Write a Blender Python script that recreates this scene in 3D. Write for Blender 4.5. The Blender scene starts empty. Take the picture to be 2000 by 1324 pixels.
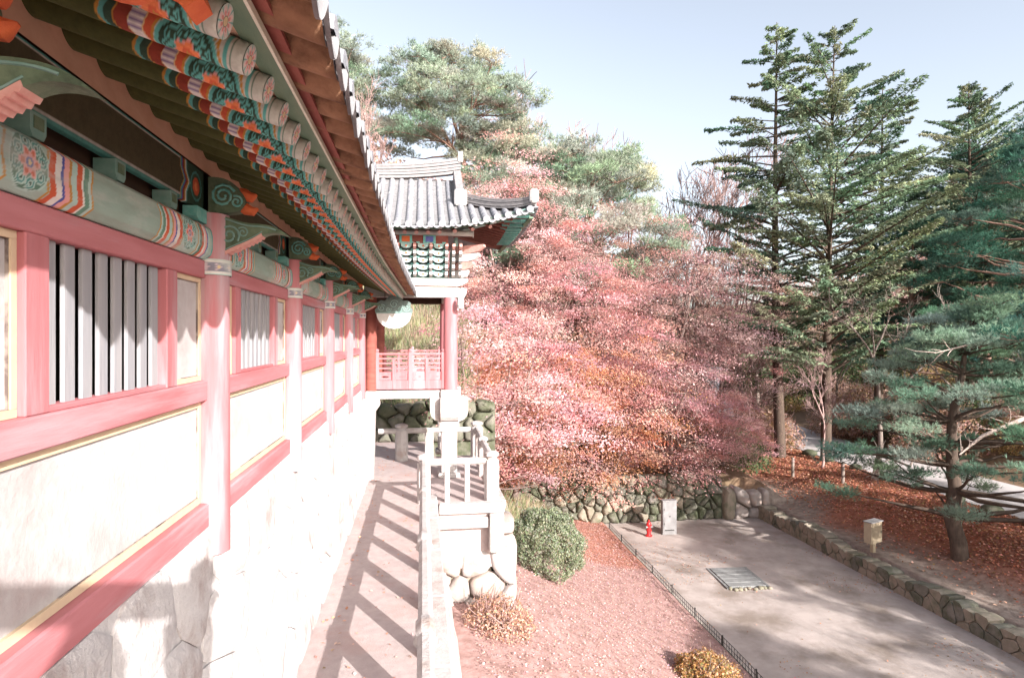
import bpy, bmesh, math, random
import numpy as np
from mathutils import Vector, Matrix

# ------------------------------------------------------------------ camera, sky, sun, exposure
sc = bpy.context.scene
C = sc.collection
cam_d = bpy.data.cameras.new('camera'); cam = bpy.data.objects.new('camera', cam_d); C.objects.link(cam)
cam_d.sensor_width = 36.0
cam_d.lens = 36.0 * 1186 / 2000
cam_d.shift_y = -(662 - 655) / 2000.0
cam_d.clip_start = 0.05; cam_d.clip_end = 2000
YAW = math.atan(175 / 1186)
cam.location = (0, 0, 0)                      # the eye: heights below are measured from it
cam.rotation_euler = (math.pi / 2, 0, -YAW)
sc.camera = cam

LIGHT = Vector((-1.0, 1.78, -0.85)).normalized()      # the way sunlight travels
w = bpy.data.worlds.new('World'); sc.world = w; w.use_nodes = True
nt = w.node_tree; nt.nodes.clear()
sky = nt.nodes.new('ShaderNodeTexSky'); sky.sky_type = 'NISHITA'; sky.sun_disc = False
sky.sun_elevation = math.asin(-LIGHT.z)
sky.sun_rotation = math.atan2(-LIGHT.x, -LIGHT.y)
sky.air_density = 1.0; sky.dust_density = 3.0; sky.ozone_density = 1.0; sky.altitude = 200
bgn = nt.nodes.new('ShaderNodeBackground'); bgn.inputs[1].default_value = 0.15
hs = nt.nodes.new('ShaderNodeHueSaturation'); hs.inputs['Saturation'].default_value = 0.50
wo = nt.nodes.new('ShaderNodeOutputWorld')
nt.links.new(sky.outputs[0], hs.inputs['Color']); nt.links.new(hs.outputs[0], bgn.inputs[0]); nt.links.new(bgn.outputs[0], wo.inputs[0])
sun_d = bpy.data.lights.new('sun', 'SUN'); sun = bpy.data.objects.new('sun', sun_d); C.objects.link(sun)
sun_d.energy = 5.0; sun_d.angle = math.radians(0.5); sun_d.color = (1.0, 0.955, 0.915)
sun.rotation_euler = LIGHT.to_track_quat('-Z', 'Y').to_euler()
sun.location = (20, -30, 30)
sc.view_settings.view_transform = 'Standard'; sc.view_settings.look = 'None'
sc.view_settings.gamma = 1.0; sc.view_settings.use_curve_mapping = False
sc.view_settings.exposure = 1.20
sc.render.engine = 'CYCLES'
sc.cycles.max_bounces = 6; sc.cycles.diffuse_bounces = 4; sc.cycles.transparent_max_bounces = 4
sc.cycles.use_denoising = True

# ------------------------------------------------------------------ materials
MATS = {}
def M(name, c1, c2=None, scale=4.0, rough=0.8, bump=0.0, bscale=30.0, stretch=(1, 1, 1), attr=False, spec=0.25,
      c3=None, s3=0.7, lo=0.35, hi=0.65, metal=0.0):
    """noise-varied paint, stone, wood: c1/c2 in patches, optional c3 wear in larger patches"""
    m = bpy.data.materials.new(name); m.use_nodes = True; MATS[name] = m
    t = m.node_tree; n = t.nodes; l = t.links
    b = n['Principled BSDF']; b.inputs['Roughness'].default_value = rough
    b.inputs['Specular IOR Level'].default_value = spec; b.inputs['Metallic'].default_value = metal
    g = n.new('ShaderNodeNewGeometry'); mp = n.new('ShaderNodeMapping'); mp.inputs['Scale'].default_value = stretch
    l.new(g.outputs['Position'], mp.inputs['Vector'])
    def noise(sc_, det=5.0):
        x = n.new('ShaderNodeTexNoise'); x.inputs['Scale'].default_value = sc_; x.inputs['Detail'].default_value = det
        x.inputs['Roughness'].default_value = 0.62
        l.new(mp.outputs[0], x.inputs['Vector']); return x
    def ramp(src, a, bb):
        r = n.new('ShaderNodeMapRange'); r.inputs['From Min'].default_value = a; r.inputs['From Max'].default_value = bb
        l.new(src, r.inputs['Value']); return r
    def mix(f, a, bb, mode='MIX'):
        x = n.new('ShaderNodeMix'); x.data_type = 'RGBA'; x.blend_type = mode
        if isinstance(f, float): x.inputs['Factor'].default_value = f
        else: l.new(f, x.inputs['Factor'])
        for i, v in ((6, a), (7, bb)):
            if isinstance(v, tuple): x.inputs[i].default_value = (*v, 1)
            else: l.new(v, x.inputs[i])
        return x.outputs[2]
    f = ramp(noise(scale).outputs['Fac'], lo, hi).outputs[0]
    if attr:
        a = n.new('ShaderNodeAttribute'); a.attribute_name = 'Col'
        colr = mix(f, mix(1.0, a.outputs['Color'], c1, 'MULTIPLY'), mix(1.0, a.outputs['Color'], c2 or c1, 'MULTIPLY'))
    else:
        colr = mix(f, c1, c2 or c1)
    if c3:
        f3 = ramp(noise(s3, 8.0).outputs['Fac'], 0.52, 0.68).outputs[0]
        colr = mix(f3, colr, c3)
    l.new(colr, b.inputs['Base Color'])
    if bump:
        bp = n.new('ShaderNodeBump'); bp.inputs['Strength'].default_value = bump; bp.inputs['Distance'].default_value = 0.02
        l.new(noise(bscale, 6.0).outputs['Fac'], bp.inputs['Height']); l.new(bp.outputs[0], b.inputs['Normal'])
    return m
def leafmat(name, trans=0.35, rough=0.6):
    m = bpy.data.materials.new(name); m.use_nodes = True; t = m.node_tree; n = t.nodes; n.clear()
    a = n.new('ShaderNodeAttribute'); a.attribute_name = 'Col'
    d = n.new('ShaderNodeBsdfDiffuse'); tr = n.new('ShaderNodeBsdfTranslucent'); mx = n.new('ShaderNodeMixShader'); o = n.new('ShaderNodeOutputMaterial')
    mx.inputs[0].default_value = trans
    t.links.new(a.outputs['Color'], d.inputs[0]); t.links.new(a.outputs['Color'], tr.inputs[0])
    t.links.new(d.outputs[0], mx.inputs[1]); t.links.new(tr.outputs[0], mx.inputs[2]); t.links.new(mx.outputs[0], o.inputs[0])
    return m
RED = M('red_paint', (.37, .12, .128), (.46, .18, .195), 6, .75, .18, 60, (1, 1, .10), c3=(.40, .285, .305), s3=3.4)
REDH = M('red_paint_rail', (.37, .12, .128), (.46, .18, .195), 6, .75, .18, 60, (1, .10, 1), c3=(.40, .285, .305), s3=3.4)
REDW = M('red_wood', (.20, .055, .045), (.27, .085, .065), 8, .75, .2, 50, (.3, .3, 1))
PLASTER = M('plaster', (.47, .44, .435), (.405, .37, .365), 3.5, .9, .25, 25, c3=(.36, .305, .295), s3=1.6)
CREAM = M('cream_border', (.60, .46, .31), (.54, .40, .28), 9, .85, .1, 40)
SOFFIT = M('soffit_plaster', (.62, .40, .29), (.55, .34, .24), 7, .9, .15, 30)
SLAT = M('grey_slat_wood', (.25, .25, .27), (.32, .305, .31), 12, .85, .25, 60, (1, 1, .08))
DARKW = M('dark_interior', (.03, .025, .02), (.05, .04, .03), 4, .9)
STONEW = M('pale_granite', (.47, .435, .425), (.39, .355, .345), 6, .9, .8, 26, c3=(.32, .25, .22), s3=1.8)
STONEB = M('rough_granite', (.36, .31, .29), (.28, .235, .21), 4, .95, .7, 18, c3=(.40, .30, .25), s3=2.0)
STONEP = M('path_sand', (.45, .37, .355), (.38, .31, .30), 7, .95, .5, 45, c3=(.40, .29, .27), s3=1.0)
STONEG = M('mossy_stone', (.18, .165, .14), (.10, .105, .07), 3.5, .95, .9, 18, c3=(.25, .225, .20), s3=1.2)
STONEM = M('mossy_stone_dark', (.12, .12, .085), (.07, .08, .045), 3.5, .95, .9, 18, c3=(.20, .185, .155), s3=1.0)
STONEL = M('tan_stone', (.31, .26, .21), (.22, .19, .145), 3.5, .95, .8, 18, c3=(.15, .15, .10), s3=1.4)
EARTH = M('packed_earth', (.44, .375, .345), (.33, .28, .255), 1.1, .98, .6, 24, c3=(.235, .19, .16), s3=.45)
ROAD = M('road_sand', (.50, .46, .45), (.43, .39, .385), .8, .98, .3, 30)
TERRAIN = M('leaf_litter', (1, 1, 1), (.62, .58, .55), 3.5, 1.0, .8, 14, attr=True)
TILE = M('grey_roof_tile', (.26, .255, .275), (.18, .185, .205), 9, .7, .35, 40, c3=(.34, .325, .33), s3=3)
TILEB = M('tile_underside', (.28, .155, .09), (.18, .095, .055), 7, .9, .5, 30, c3=(.10, .05, .028), s3=5)  # clay brown that also holds the warm bounce light from below
TILED = M('tile_edge_dark', (.16, .155, .16), (.25, .24, .245), 10, .8, .4, 40)
GREENB = M('green_eave_board', (.10, .17, .115), (.16, .22, .145), 6, .7, .2, 50, (1, .2, 1))
LIGHTL = M('pale_edge_line', (.62, .62, .52), (.50, .52, .42), 8, .8)
PAINTED = M('painted_pattern', (1, 1, 1), (.72, .72, .70), 22, .75, .2, 60, attr=True, lo=.42, hi=.72)
PAINTW = M('painted_pattern_faded', (1, 1, 1), (.90, .86, .84), 14, .8, .2, 60, (1, .25, 1), attr=True, c3=(.42, .44, .40), s3=4.5)
BGREEN = M('bracket_green', (.075, .12, .075), (.13, .17, .11), 14, .7, .3, 50, c3=(.05, .07, .045), s3=6)
TEAL = M('teal_paint', (.10, .34, .31), (.20, .42, .38), 16, .7, .2, 50)
TEALD = M('dull_teal_paint', (.13, .24, .21), (.18, .28, .25), 16, .75)
TEALL = M('pale_teal_paint', (.24, .40, .37), (.33, .44, .41), 14, .75, .2, 50)
PINKP = M('pink_paint', (.52, .24, .21), (.56, .33, .29), 16, .75)
ORANGE = M('orange_paint', (.58, .14, .05), (.50, .10, .04), 14, .7, .2, 50)
BLUEP = M('blue_paint', (.08, .10, .32), (.14, .14, .36), 14, .7)
WHITEP = M('white_paint', (.54, .52, .50), (.44, .42, .41), 12, .8)
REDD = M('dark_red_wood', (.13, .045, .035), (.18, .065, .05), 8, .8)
PALET = M('faded_teal_paint', (.30, .40, .39), (.40, .46, .45), 12, .8, .2, 50, c3=(.46, .42, .40), s3=5)
SEAM = M('open_joint', (.30, .25, .22), (.12, .09, .08), 5, .9, lo=.45, hi=.55)
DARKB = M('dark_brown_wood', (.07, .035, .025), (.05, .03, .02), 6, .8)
BRONZE = M('shaded_bronze_plate', (.10, .14, .13), (.15, .19, .18), 14, .6, .3, 40)
BARK = M('pine_bark', (.12, .085, .065), (.07, .05, .04), 7, .95, .9, 18, (1, 1, .35))
BARKR = M('red_pine_bark', (.30, .185, .145), (.21, .13, .10), 6, .95, .8, 16, (1, 1, .4))
BARKG = M('grey_bark', (.27, .22, .19), (.19, .15, .13), 7, .95, .6, 18, (1, 1, .4))
BARKP = M('pinkish_twig_bark', (.42, .28, .26), (.34, .23, .21), 4, .95)
BARKM = M('maple_bark', (.26, .19, .17), (.18, .125, .11), 7, .95, .6, 18)
BARKL = M('pale_branch_bark', (.50, .40, .35), (.36, .28, .24), 7, .95, .6, 18)
HYDR = M('hydrant_red', (.55, .02, .025), (.45, .02, .02), 10, .4, spec=.5)
METAL = M('grey_sheet_metal', (.25, .24, .24), (.20, .19, .19), 4, .5, spec=.5)
METALB = M('beige_sheet_metal', (.40, .32, .22), (.35, .28, .20), 5, .55, spec=.4)
BLACKM = M('black_fence_metal', (.03, .03, .03), (.05, .045, .04), 10, .6)
PALEM = M('pale_fence_mesh', (.42, .38, .33), (.34, .30, .26), 10, .7)
CONC = M('concrete_plank', (.25, .25, .245), (.19, .19, .185), 6, .9, .4, 40)
LEAF = leafmat('leaf', .38); NEEDLE = leafmat('needle', .3)
LITTER = leafmat('fallen_leaf', .1)

# ------------------------------------------------------------------ mesh helpers
def tag(o, label=None, cat=None, group=None, kind=None):
    for k, v in (('label', label), ('category', cat), ('group', group), ('kind', kind)):
        if v: o[k] = v
    return o
def thing(name, loc, label, cat, group=None, rz=0):
    o = bpy.data.objects.new(name, None); C.objects.link(o); o.location = loc; o.rotation_euler.z = rz
    o.empty_display_size = .2
    return tag(o, label, cat, group)
def link(name, me, parent=None, world=True, loc=None):
    o = bpy.data.objects.new(name, me); C.objects.link(o)
    if loc is not None: o.location = loc
    if parent is not None:
        o.parent = parent
        if world and parent.type == 'EMPTY': o.matrix_parent_inverse = Matrix.Translation(-parent.location)
    return o
def npmesh(name, V, F, mat, col=None, smooth=False, mi=None):
    """V (n,3), F (m,k) index array, col (n,3) point colours, mi face material index"""
    V = np.asarray(V, dtype=np.float32); F = np.asarray(F, dtype=np.int32)
    me = bpy.data.meshes.new(name); k = F.shape[1]
    me.vertices.add(len(V)); me.vertices.foreach_set('co', V.ravel())
    me.loops.add(F.size); me.loops.foreach_set('vertex_index', F.ravel())
    me.polygons.add(len(F)); me.polygons.foreach_set('loop_start', np.arange(0, F.size, k, dtype=np.int32))
    me.polygons.foreach_set('loop_total', np.full(len(F), k, dtype=np.int32))
    for m in (mat if isinstance(mat, (list, tuple)) else [mat]): me.materials.append(m)
    if mi is not None: me.polygons.foreach_set('material_index', np.asarray(mi, dtype=np.int32))
    me.polygons.foreach_set('use_smooth', np.full(len(F), smooth))
    me.update(calc_edges=True)
    if col is not None:
        a = me.color_attributes.new('Col', 'FLOAT_COLOR', 'POINT')
        a.data.foreach_set('color', np.hstack([np.asarray(col, dtype=np.float32), np.ones((len(V), 1), np.float32)]).ravel())
    return me
class MB:
    def __init__(s): s.v = []; s.f = []; s.m = []
    def add(s, vs, fs, mi=0):
        b = len(s.v); s.v += [tuple(p) for p in vs]; s.f += [tuple(b + i for i in f) for f in fs]; s.m += [mi] * len(fs); return s
    def box(s, x0, x1, y0, y1, z0, z1, mi=0, c=0.0):
        if c <= 0:
            return s.add([(x, y, z) for x in (x0, x1) for y in (y0, y1) for z in (z0, z1)],
                         [(0, 1, 3, 2), (4, 6, 7, 5), (0, 4, 5, 1), (2, 3, 7, 6), (0, 2, 6, 4), (1, 5, 7, 3)], mi)
        L = [(x0, x1), (y0, y1), (z0, z1)]; vs = []; ix = {}
        for sx in (0, 1):
            for sy in (0, 1):
                for sz in (0, 1):
                    S = (sx, sy, sz)
                    for ax in range(3):
                        p = [L[i][S[i]] if i == ax else L[i][S[i]] + (c if S[i] == 0 else -c) for i in range(3)]
                        ix[(S, ax)] = len(vs); vs.append(p)
        fs = []
        for ax in range(3):
            a, b = [i for i in range(3) if i != ax]
            for side in (0, 1):
                q = []
                for (ua, ub) in ((0, 0), (1, 0), (1, 1), (0, 1)):
                    S = [0, 0, 0]; S[ax] = side; S[a] = ua; S[b] = ub; q.append(ix[(tuple(S), ax)])
                fs.append(q)
            for ua in (0, 1):
                for ub in (0, 1):
                    S0 = [0, 0, 0]; S0[a] = ua; S0[b] = ub; S1 = list(S0); S1[ax] = 1
                    fs.append([ix[(tuple(S0), a)], ix[(tuple(S1), a)], ix[(tuple(S1), b)], ix[(tuple(S0), b)]])
        for S in [(i, j, k) for i in (0, 1) for j in (0, 1) for k in (0, 1)]: fs.append([ix[(S, 0)], ix[(S, 1)], ix[(S, 2)]])
        return s.add(vs, fs, mi)
    def tube(s, pts, rad, n=8, mi=0, caps=True, up=None):
        pts = [Vector(p) for p in pts]; b = len(s.v); k = len(pts)
        if not hasattr(rad, '__len__'): rad = [rad] * k
        ref = Vector(up) if up else None
        for i, p in enumerate(pts):
            d = (pts[min(i + 1, k - 1)] - pts[max(i - 1, 0)]).normalized()
            r0 = ref or (Vector((0, 0, 1)) if abs(d.z) < .9 else Vector((1, 0, 0)))
            u = d.cross(r0).normalized(); v = u.cross(d)
            for j in range(n):
                a = 2 * math.pi * (j + .5) / n; q = p + (u * math.cos(a) + v * math.sin(a)) * rad[i]; s.v.append(tuple(q))
        for i in range(k - 1):
            for j in range(n):
                j2 = (j + 1) % n; s.f.append((b + i * n + j, b + i * n + j2, b + (i + 1) * n + j2, b + (i + 1) * n + j)); s.m.append(mi)
        if caps:
            s.f.append(tuple(b + j for j in range(n))[::-1]); s.m.append(mi)
            s.f.append(tuple(b + (k - 1) * n + j for j in range(n))); s.m.append(mi)
        return s
    def lathe(s, prof, cx, cy, n=16, mi=0):
        b = len(s.v); k = len(prof)
        for r, z in prof:
            for j in range(n):
                a = 2 * math.pi * j / n; s.v.append((cx + r * math.cos(a), cy + r * math.sin(a), z))
        for i in range(k - 1):
            for j in range(n):
                j2 = (j + 1) % n; s.f.append((b + i * n + j, b + i * n + j2, b + (i + 1) * n + j2, b + (i + 1) * n + j)); s.m.append(mi)
        s.f.append(tuple(b + j for j in range(n))[::-1]); s.m.append(mi)
        s.f.append(tuple(b + (k - 1) * n + j for j in range(n))); s.m.append(mi)
        return s
    def prism(s, outline, axis, a0, a1, mi=0):
        """outline in the two other axes (order xyz), extruded along axis from a0 to a1"""
        n = len(outline); b = len(s.v)
        for a in (a0, a1):
            for p in outline:
                q = list(p); q.insert(axis, a); s.v.append(tuple(q))
        s.f.append(tuple(range(b, b + n))); s.f.append(tuple(range(b + n, b + 2 * n))[::-1])
        for i in range(n):
            j = (i + 1) % n; s.f.append((b + i, b + n + i, b + n + j, b + j))
        s.m += [mi] * (n + 2); return s
    def mesh(s, name, mat, smooth=False):
        me = bpy.data.meshes.new(name); me.from_pydata(s.v, [], s.f)
        for m in (mat if isinstance(mat, (list, tuple)) else [mat]): me.materials.append(m)
        me.polygons.foreach_set('material_index', s.m)
        bm = bmesh.new(); bm.from_mesh(me); bmesh.ops.recalc_face_normals(bm, faces=bm.faces); bm.to_mesh(me); bm.free()
        if smooth:
            me.polygons.foreach_set('use_smooth', [True] * len(me.polygons)); me.set_sharp_from_angle(angle=math.radians(38))
        me.update(); return me
    def build(s, name, mat, parent=None, smooth=False, world=True):
        return link(name, s.mesh(name, mat, smooth), parent, world)
def smooth_me(me):
    me.polygons.foreach_set('use_smooth', [True] * len(me.polygons)); return me
def sstep(t):
    t = np.clip(t, 0, 1); return t * t * (3 - 2 * t)

# ------------------------------------------------------------------ ground
PATH_Z = -3.75; COURT_Z = -9.8
def road_c(y): return 28.6 + 13.0 * (np.clip(y - 30, 0, 80) / 55.0) ** 2
def height(x, y):
    x = np.asarray(x, float); y = np.asarray(y, float)
    court = np.full_like(x, COURT_Z - .12)
    garden = -9.72 + 3.75 * sstep((9.1 - x) / 8.4) * (1 - .38 * sstep((y - 14) / 12))
    front = np.where(x < 9.3, garden, court)
    right = -9.2 + 1.15 * sstep((x - 19.3) / 7.5)
    front = np.where(x > 18.75, right, front)
    back = -7.75 + .11 * np.clip(y - 31, 0, 70) + .25 * np.clip(y - 95, 0, 80) + sstep((9 - x) / 11) * 2.5 
    back = np.where(x > 17.5, back + (right - back) * sstep((x - 17.5) / 3.0) * sstep((46 - y) / 14), back)
    z = np.where((y > 30.9) & (x > 2.0), back, front)
    lf = -3.1 + .42 * np.clip(y - 22.2, 0, 34)
    kk = sstep((7.5 - x) / 6.0)
    z = np.where((x <= 2.0) & (y > 22.0), np.maximum(lf, back), np.where((y > 30.9) & (x < 8), back + (np.maximum(lf, back) - back) * kk, z))
    d = np.abs(x - road_c(y))
    k = sstep((d - 2.6) / 7.0); zr = -8.05 + np.clip(y - 60, 0, 60) * .03
    hill = zr + .30 * np.clip(x - road_c(y) - 3.2, 0, 60)
    side = x > road_c(y)
    z = np.where(side & (x > 20), hill, np.where(x > 20, zr + (z - zr) * k, z))
    return z
rng = np.random.default_rng(7)
def grid_sheet(name, xs, ys, colf, mat, zoff=0.0, noise=.0):
    X, Y = np.meshgrid(xs, ys); Z = height(X, Y) + zoff
    if noise: Z = Z + rng.normal(0, noise, Z.shape)
    V = np.stack([X, Y, Z], -1).reshape(-1, 3); ny, nx = X.shape
    i = np.arange(ny - 1)[:, None] * nx + np.arange(nx - 1)[None]; i = i.ravel()
    F = np.stack([i, i + 1, i + nx + 1, i + nx], 1)
    return npmesh(name, V, F, mat, colf(X, Y).reshape(-1, 3), True)
def vnoise(x, y, s, seed=0):
    """cheap smooth value noise"""
    g = np.random.default_rng(seed).random((64, 64)); u = x / s; v = y / s
    i = np.floor(u).astype(int); j = np.floor(v).astype(int); a = sstep(u - i); b = sstep(v - j)
    G = lambda p, q: g[p % 64, q % 64]
    return (G(i, j) * (1 - a) + G(i + 1, j) * a) * (1 - b) + (G(i, j + 1) * (1 - a) + G(i + 1, j + 1) * a) * b
def terrain_col(X, Y):
    pink = np.array([.46, .29, .265]); red = np.array([.36, .15, .10]); tan = np.array([.34, .27, .23]); br = np.array([.24, .15, .10]); gr = np.array([.15, .16, .08])
    n = vnoise(X, Y, 3.0, 1)[..., None]; n2 = vnoise(X, Y, 1.1, 2)[..., None]
    c = pink * (.86 + .28 * n2) + 0 * n
    gdn = (X < 9.4) & (Y < 31)
    cg = np.where(Y[..., None] > 24, red * 1.15 * (1 - .3 * n) + pink * .3 * n, pink * (1 - .15 * n))
    near = (X > 18.6) & (X < 27) & (Y < 48)
    tn = sstep((X - 20.6 + 2.2 * n[..., 0]) / 2.0)[..., None]; ln = (tan * (1 - tn) + red * tn * (.8 + .5 * n2))
    hill = br * (.7 + .7 * n) * (1 - .25 * n2) + gr * .25 * n2
    c = np.where(gdn[..., None], cg, np.where(near[..., None], ln, hill))
    return c
xs = np.concatenate([np.arange(-60, -4, 4.), np.arange(-4, 40, .5), np.arange(40, 90, 2.), np.arange(90, 420, 15.)])
ys = np.concatenate([np.arange(-60, -4, 4.), np.arange(-4, 60, .5), np.arange(60, 120, 2.), np.arange(120, 480, 15.)])
xs = np.unique(np.concatenate([xs, [1.99, 2.01, 9.29, 9.31, 18.74, 18.76]])); ys = np.unique(np.concatenate([ys, [21.99, 22.01, 30.89, 30.91]]))
ter = link('terrain', grid_sheet('terrain', xs, ys, terrain_col, TERRAIN)); tag(ter, 'sloping ground covered with red brown fallen leaves', 'ground', kind='structure')
# the court of packed earth between the low fence and the low stone wall
V = []; nx, ny = 20, 60
cx_ = np.linspace(9.25, 18.75, nx); cy_ = np.linspace(-14, 31.0, ny)
X, Y = np.meshgrid(cx_, cy_); Z = COURT_Z + .05 * (vnoise(X, Y, 2.4, 5) - .5)
i = (np.arange(ny - 1)[:, None] * nx + np.arange(nx - 1)[None]).ravel()
ct = link('court_ground', npmesh('court_ground', np.stack([X, Y, Z], -1).reshape(-1, 3), np.stack([i, i + 1, i + nx + 1, i + nx], 1), EARTH, smooth=True))
tag(ct, 'pale packed earth court streaked with long shadows', 'ground', kind='structure')
ry = np.linspace(-30, 120, 76); rc = road_c(ry); zz = -8.0 + np.clip(ry - 60, 0, 60) * .03
V = np.concatenate([np.stack([rc + o, ry, zz + dz], -1) for o, dz in ((-2.7, 0), (-.9, .05), (.9, .05), (2.7, 0))]); n = len(ry)
F = np.concatenate([np.stack([np.arange(n - 1) + k * n, np.arange(n - 1) + (k + 1) * n, np.arange(1, n) + (k + 1) * n, np.arange(1, n) + k * n], 1) for k in range(3)])
rd = link('sandy_road', npmesh('sandy_road', V, F, ROAD, smooth=True)); tag(rd, 'pale sandy road running through the trees', 'road', kind='structure')

# terrace walkway along the foot of the corridor, and its deeper platform under the pavilion
mb = MB().box(-1.9, .30, -6, 22.4, PATH_Z - .6, PATH_Z, 0).box(.302, 1.78, 13.45, 19.0, PATH_Z - .35, PATH_Z + .002, 0)
wk = mb.build('walkway', STONEP); tag(wk, 'sandy walkway at the foot of the corridor striped with railing shadows', 'path', kind='structure')

# ------------------------------------------------------------------ stones
def stone_mesh(name, seed, mat, sub=2, rough=.16, boxy=.45):
    bm = bmesh.new(); bmesh.ops.create_icosphere(bm, subdivisions=sub, radius=1.0)
    r = random.Random(seed); pl = []
    for _ in range(7):
        d = Vector((r.gauss(0, 1), r.gauss(0, 1), r.gauss(0, 1))).normalized(); pl.append((d, r.uniform(.62, .9)))
    ph = [r.uniform(0, 6) for _ in range(6)]
    for v in bm.verts:
        p = v.co.copy()
        m = max(abs(p.x), abs(p.y), abs(p.z)); p = p.lerp(p / m * .86, boxy)
        for d, h in pl:
            t = p.dot(d)
            if t > h: p -= d * (t - h) * .85
        p *= 1 + rough * .35 * (math.sin(3 * p.x + ph[0]) * math.sin(3 * p.y + ph[1]) + math.sin(5 * p.z + ph[2]) * .5)
        v.co = p
    me = bpy.data.meshes.new(name); bm.to_mesh(me); bm.free(); me.materials.append(mat); return smooth_me(me)
def stone_at(me, parent, c, s, rz=0, tilt=0, name='stone'):
    o = bpy.data.objects.new(name, me); C.objects.link(o); o.parent = parent; o.location = Vector(c) - parent.location
    o.scale = s; o.rotation_euler = (tilt, tilt * .6, rz); return o
rd_ = random.Random(3)
def vor_cells(L, H, cs, asp, r, jit=.36):
    """uneven stones fitted together: clipped Voronoi cells of a jittered, staggered grid"""
    nr = max(1, round(H / cs)); pts = []
    for j in range(nr):
        nc = max(1, round(L / (cs * asp)))
        for i in range(nc):
            pts.append(((i + .5 + (.5 if j % 2 else 0) + r.uniform(-jit, jit)) * L / nc % L, (j + .5 + r.uniform(-jit, jit)) * H / nr))
    P = np.array(pts); out = []
    for k, p in enumerate(P):
        poly = [(0, 0), (L, 0), (L, H), (0, H)]
        dd = np.hypot(*(P - p).T); near = np.argsort(dd)[1:16]
        for q in P[near]:
            m = (p + q) / 2; d = q - p; res = []
            for i in range(len(poly)):
                A, B = np.array(poly[i]), np.array(poly[(i + 1) % len(poly)]); fa, fb = np.dot(A - m, d), np.dot(B - m, d)
                if fa <= 0: res.append(tuple(A))
                if fa * fb < 0: res.append(tuple(A + (B - A) * fa / (fa - fb)))
            poly = res
            if len(poly) < 3: break
        if len(poly) >= 3: out.append((p, poly))
    return out
def fit_stone(poly, c, fn, depth, gap, bulge, r, mats, parent, name='stone', back=True):
    """fn(u, v, n) -> world point, n is the distance out of the wall face"""
    q = [np.array(p) for p in poly]; c = sum(q) / len(q)
    # drop very short edges, round the corners a little
    keep = [p for i, p in enumerate(q) if np.hypot(*(p - q[i - 1])) > .05] or q
    pts = []
    for i, p in enumerate(keep):
        a, b = keep[i - 1], keep[(i + 1) % len(keep)]; pts += [p + (a - p) * .18, p + (b - p) * .18]
    n = len(pts); proud = r.uniform(-.3, 1.0) * bulge * .5
    shr = lambda p, g: c + (p - c) * max(.3, 1 - g / (np.hypot(*(p - c)) + 1e-6))
    rings = [[fn(*shr(p, gap), -depth) for p in pts], [fn(*shr(p, gap), proud - bulge * .2) for p in pts],
             [fn(*shr(p, gap + .035 + r.uniform(0, .02)), proud + bulge * r.uniform(.45, .75)) for p in pts], [fn(*shr(p, gap + .13 + r.uniform(-.03, .05)), proud + bulge * r.uniform(.75, 1.15)) for p in pts]]
    vs = sum(rings, []) + [fn(*c, proud + bulge * r.uniform(.85, 1.15))]; fs = []
    for k in range(3): fs += [(k * n + i, k * n + (i + 1) % n, (k + 1) * n + (i + 1) % n, (k + 1) * n + i) for i in range(n)]
    fs += [(3 * n + i, 3 * n + (i + 1) % n, 4 * n) for i in range(n)]
    if back: fs.append(tuple(range(n))[::-1])
    mb = MB(); mb.add(vs, fs); me = mb.mesh(name, r.choice(mats)); me.polygons.foreach_set('use_smooth', [True] * len(me.polygons)); me.set_sharp_from_angle(angle=math.radians(50))
    return link(name, me, parent)
def fieldstone_wall(name, label, p0, p1, z0f, z1f, depth, course, mats, core_mat, aspect=1.25, bulge=.12, seed=1, gap=.014, jit=.40):
    """p0 to p1 with the face to the right of that direction; z0f/z1f: base and top along the run (0..1)"""
    r = random.Random(seed); p0 = Vector((*p0, 0)); p1 = Vector((*p1, 0)); L = (p1 - p0).length; d = (p1 - p0) / L; nrm = Vector((d.y, -d.x, 0))
    t = thing(name, (p0.x, p0.y, z0f(0)), label, 'wall'); mb = MB(); n = 16
    for i in range(n):
        a, b = i / n, (i + 1) / n; q = p0 + d * L * a; e = p0 + d * L * b; o = -nrm * (depth - .06); f = -nrm * .05
        za, zb = z1f(a) - .10, z1f(b) - .10
        mb.add([(q + f)[:2] + (z0f(a) - .6,), (e + f)[:2] + (z0f(b) - .6,), (e + f)[:2] + (zb,), (q + f)[:2] + (za,),
                (q + o)[:2] + (z0f(a) - .6,), (e + o)[:2] + (z0f(b) - .6,), (e + o)[:2] + (zb,), (q + o)[:2] + (za,)],
               [(0, 1, 2, 3), (5, 4, 7, 6), (3, 2, 6, 7), (0, 3, 7, 4), (1, 5, 6, 2)])
    mb.build('rubble_core', core_mat, t)
    H = sum(z1f(k / 10) - z0f(k / 10) for k in range(11)) / 11
    def fn(u, v, k):
        a = min(1, max(0, u / L)); z = z0f(a) + (z1f(a) - z0f(a)) * v / H; q = p0 + d * u + nrm * k; return (q.x, q.y, z)
    for c, poly in vor_cells(L, H, course, aspect, r, jit):
        top = r.uniform(-.05, .11) if max(p[1] for p in poly) > H - .01 else 0
        poly = [(u, v + (top if v > H - .01 else 0)) for u, v in poly]
        fit_stone(poly, c, fn, depth, gap, bulge, r, mats, t)
    return t
MOSS = [STONEG, STONEG, STONEM, STONEL]
fieldstone_wall('retaining_wall', 'tall mossy fieldstone retaining wall under the pink maples', (4.4, 30.75), (15.9, 30.6),
                lambda a: -8.45 - 1.38 * float(sstep(a / .42)), lambda a: -6.9 - .75 * a + .15 * math.sin(a * 9), .5, .43, MOSS, STONEM, 1.2, .17, 4, .016, .48)
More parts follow.
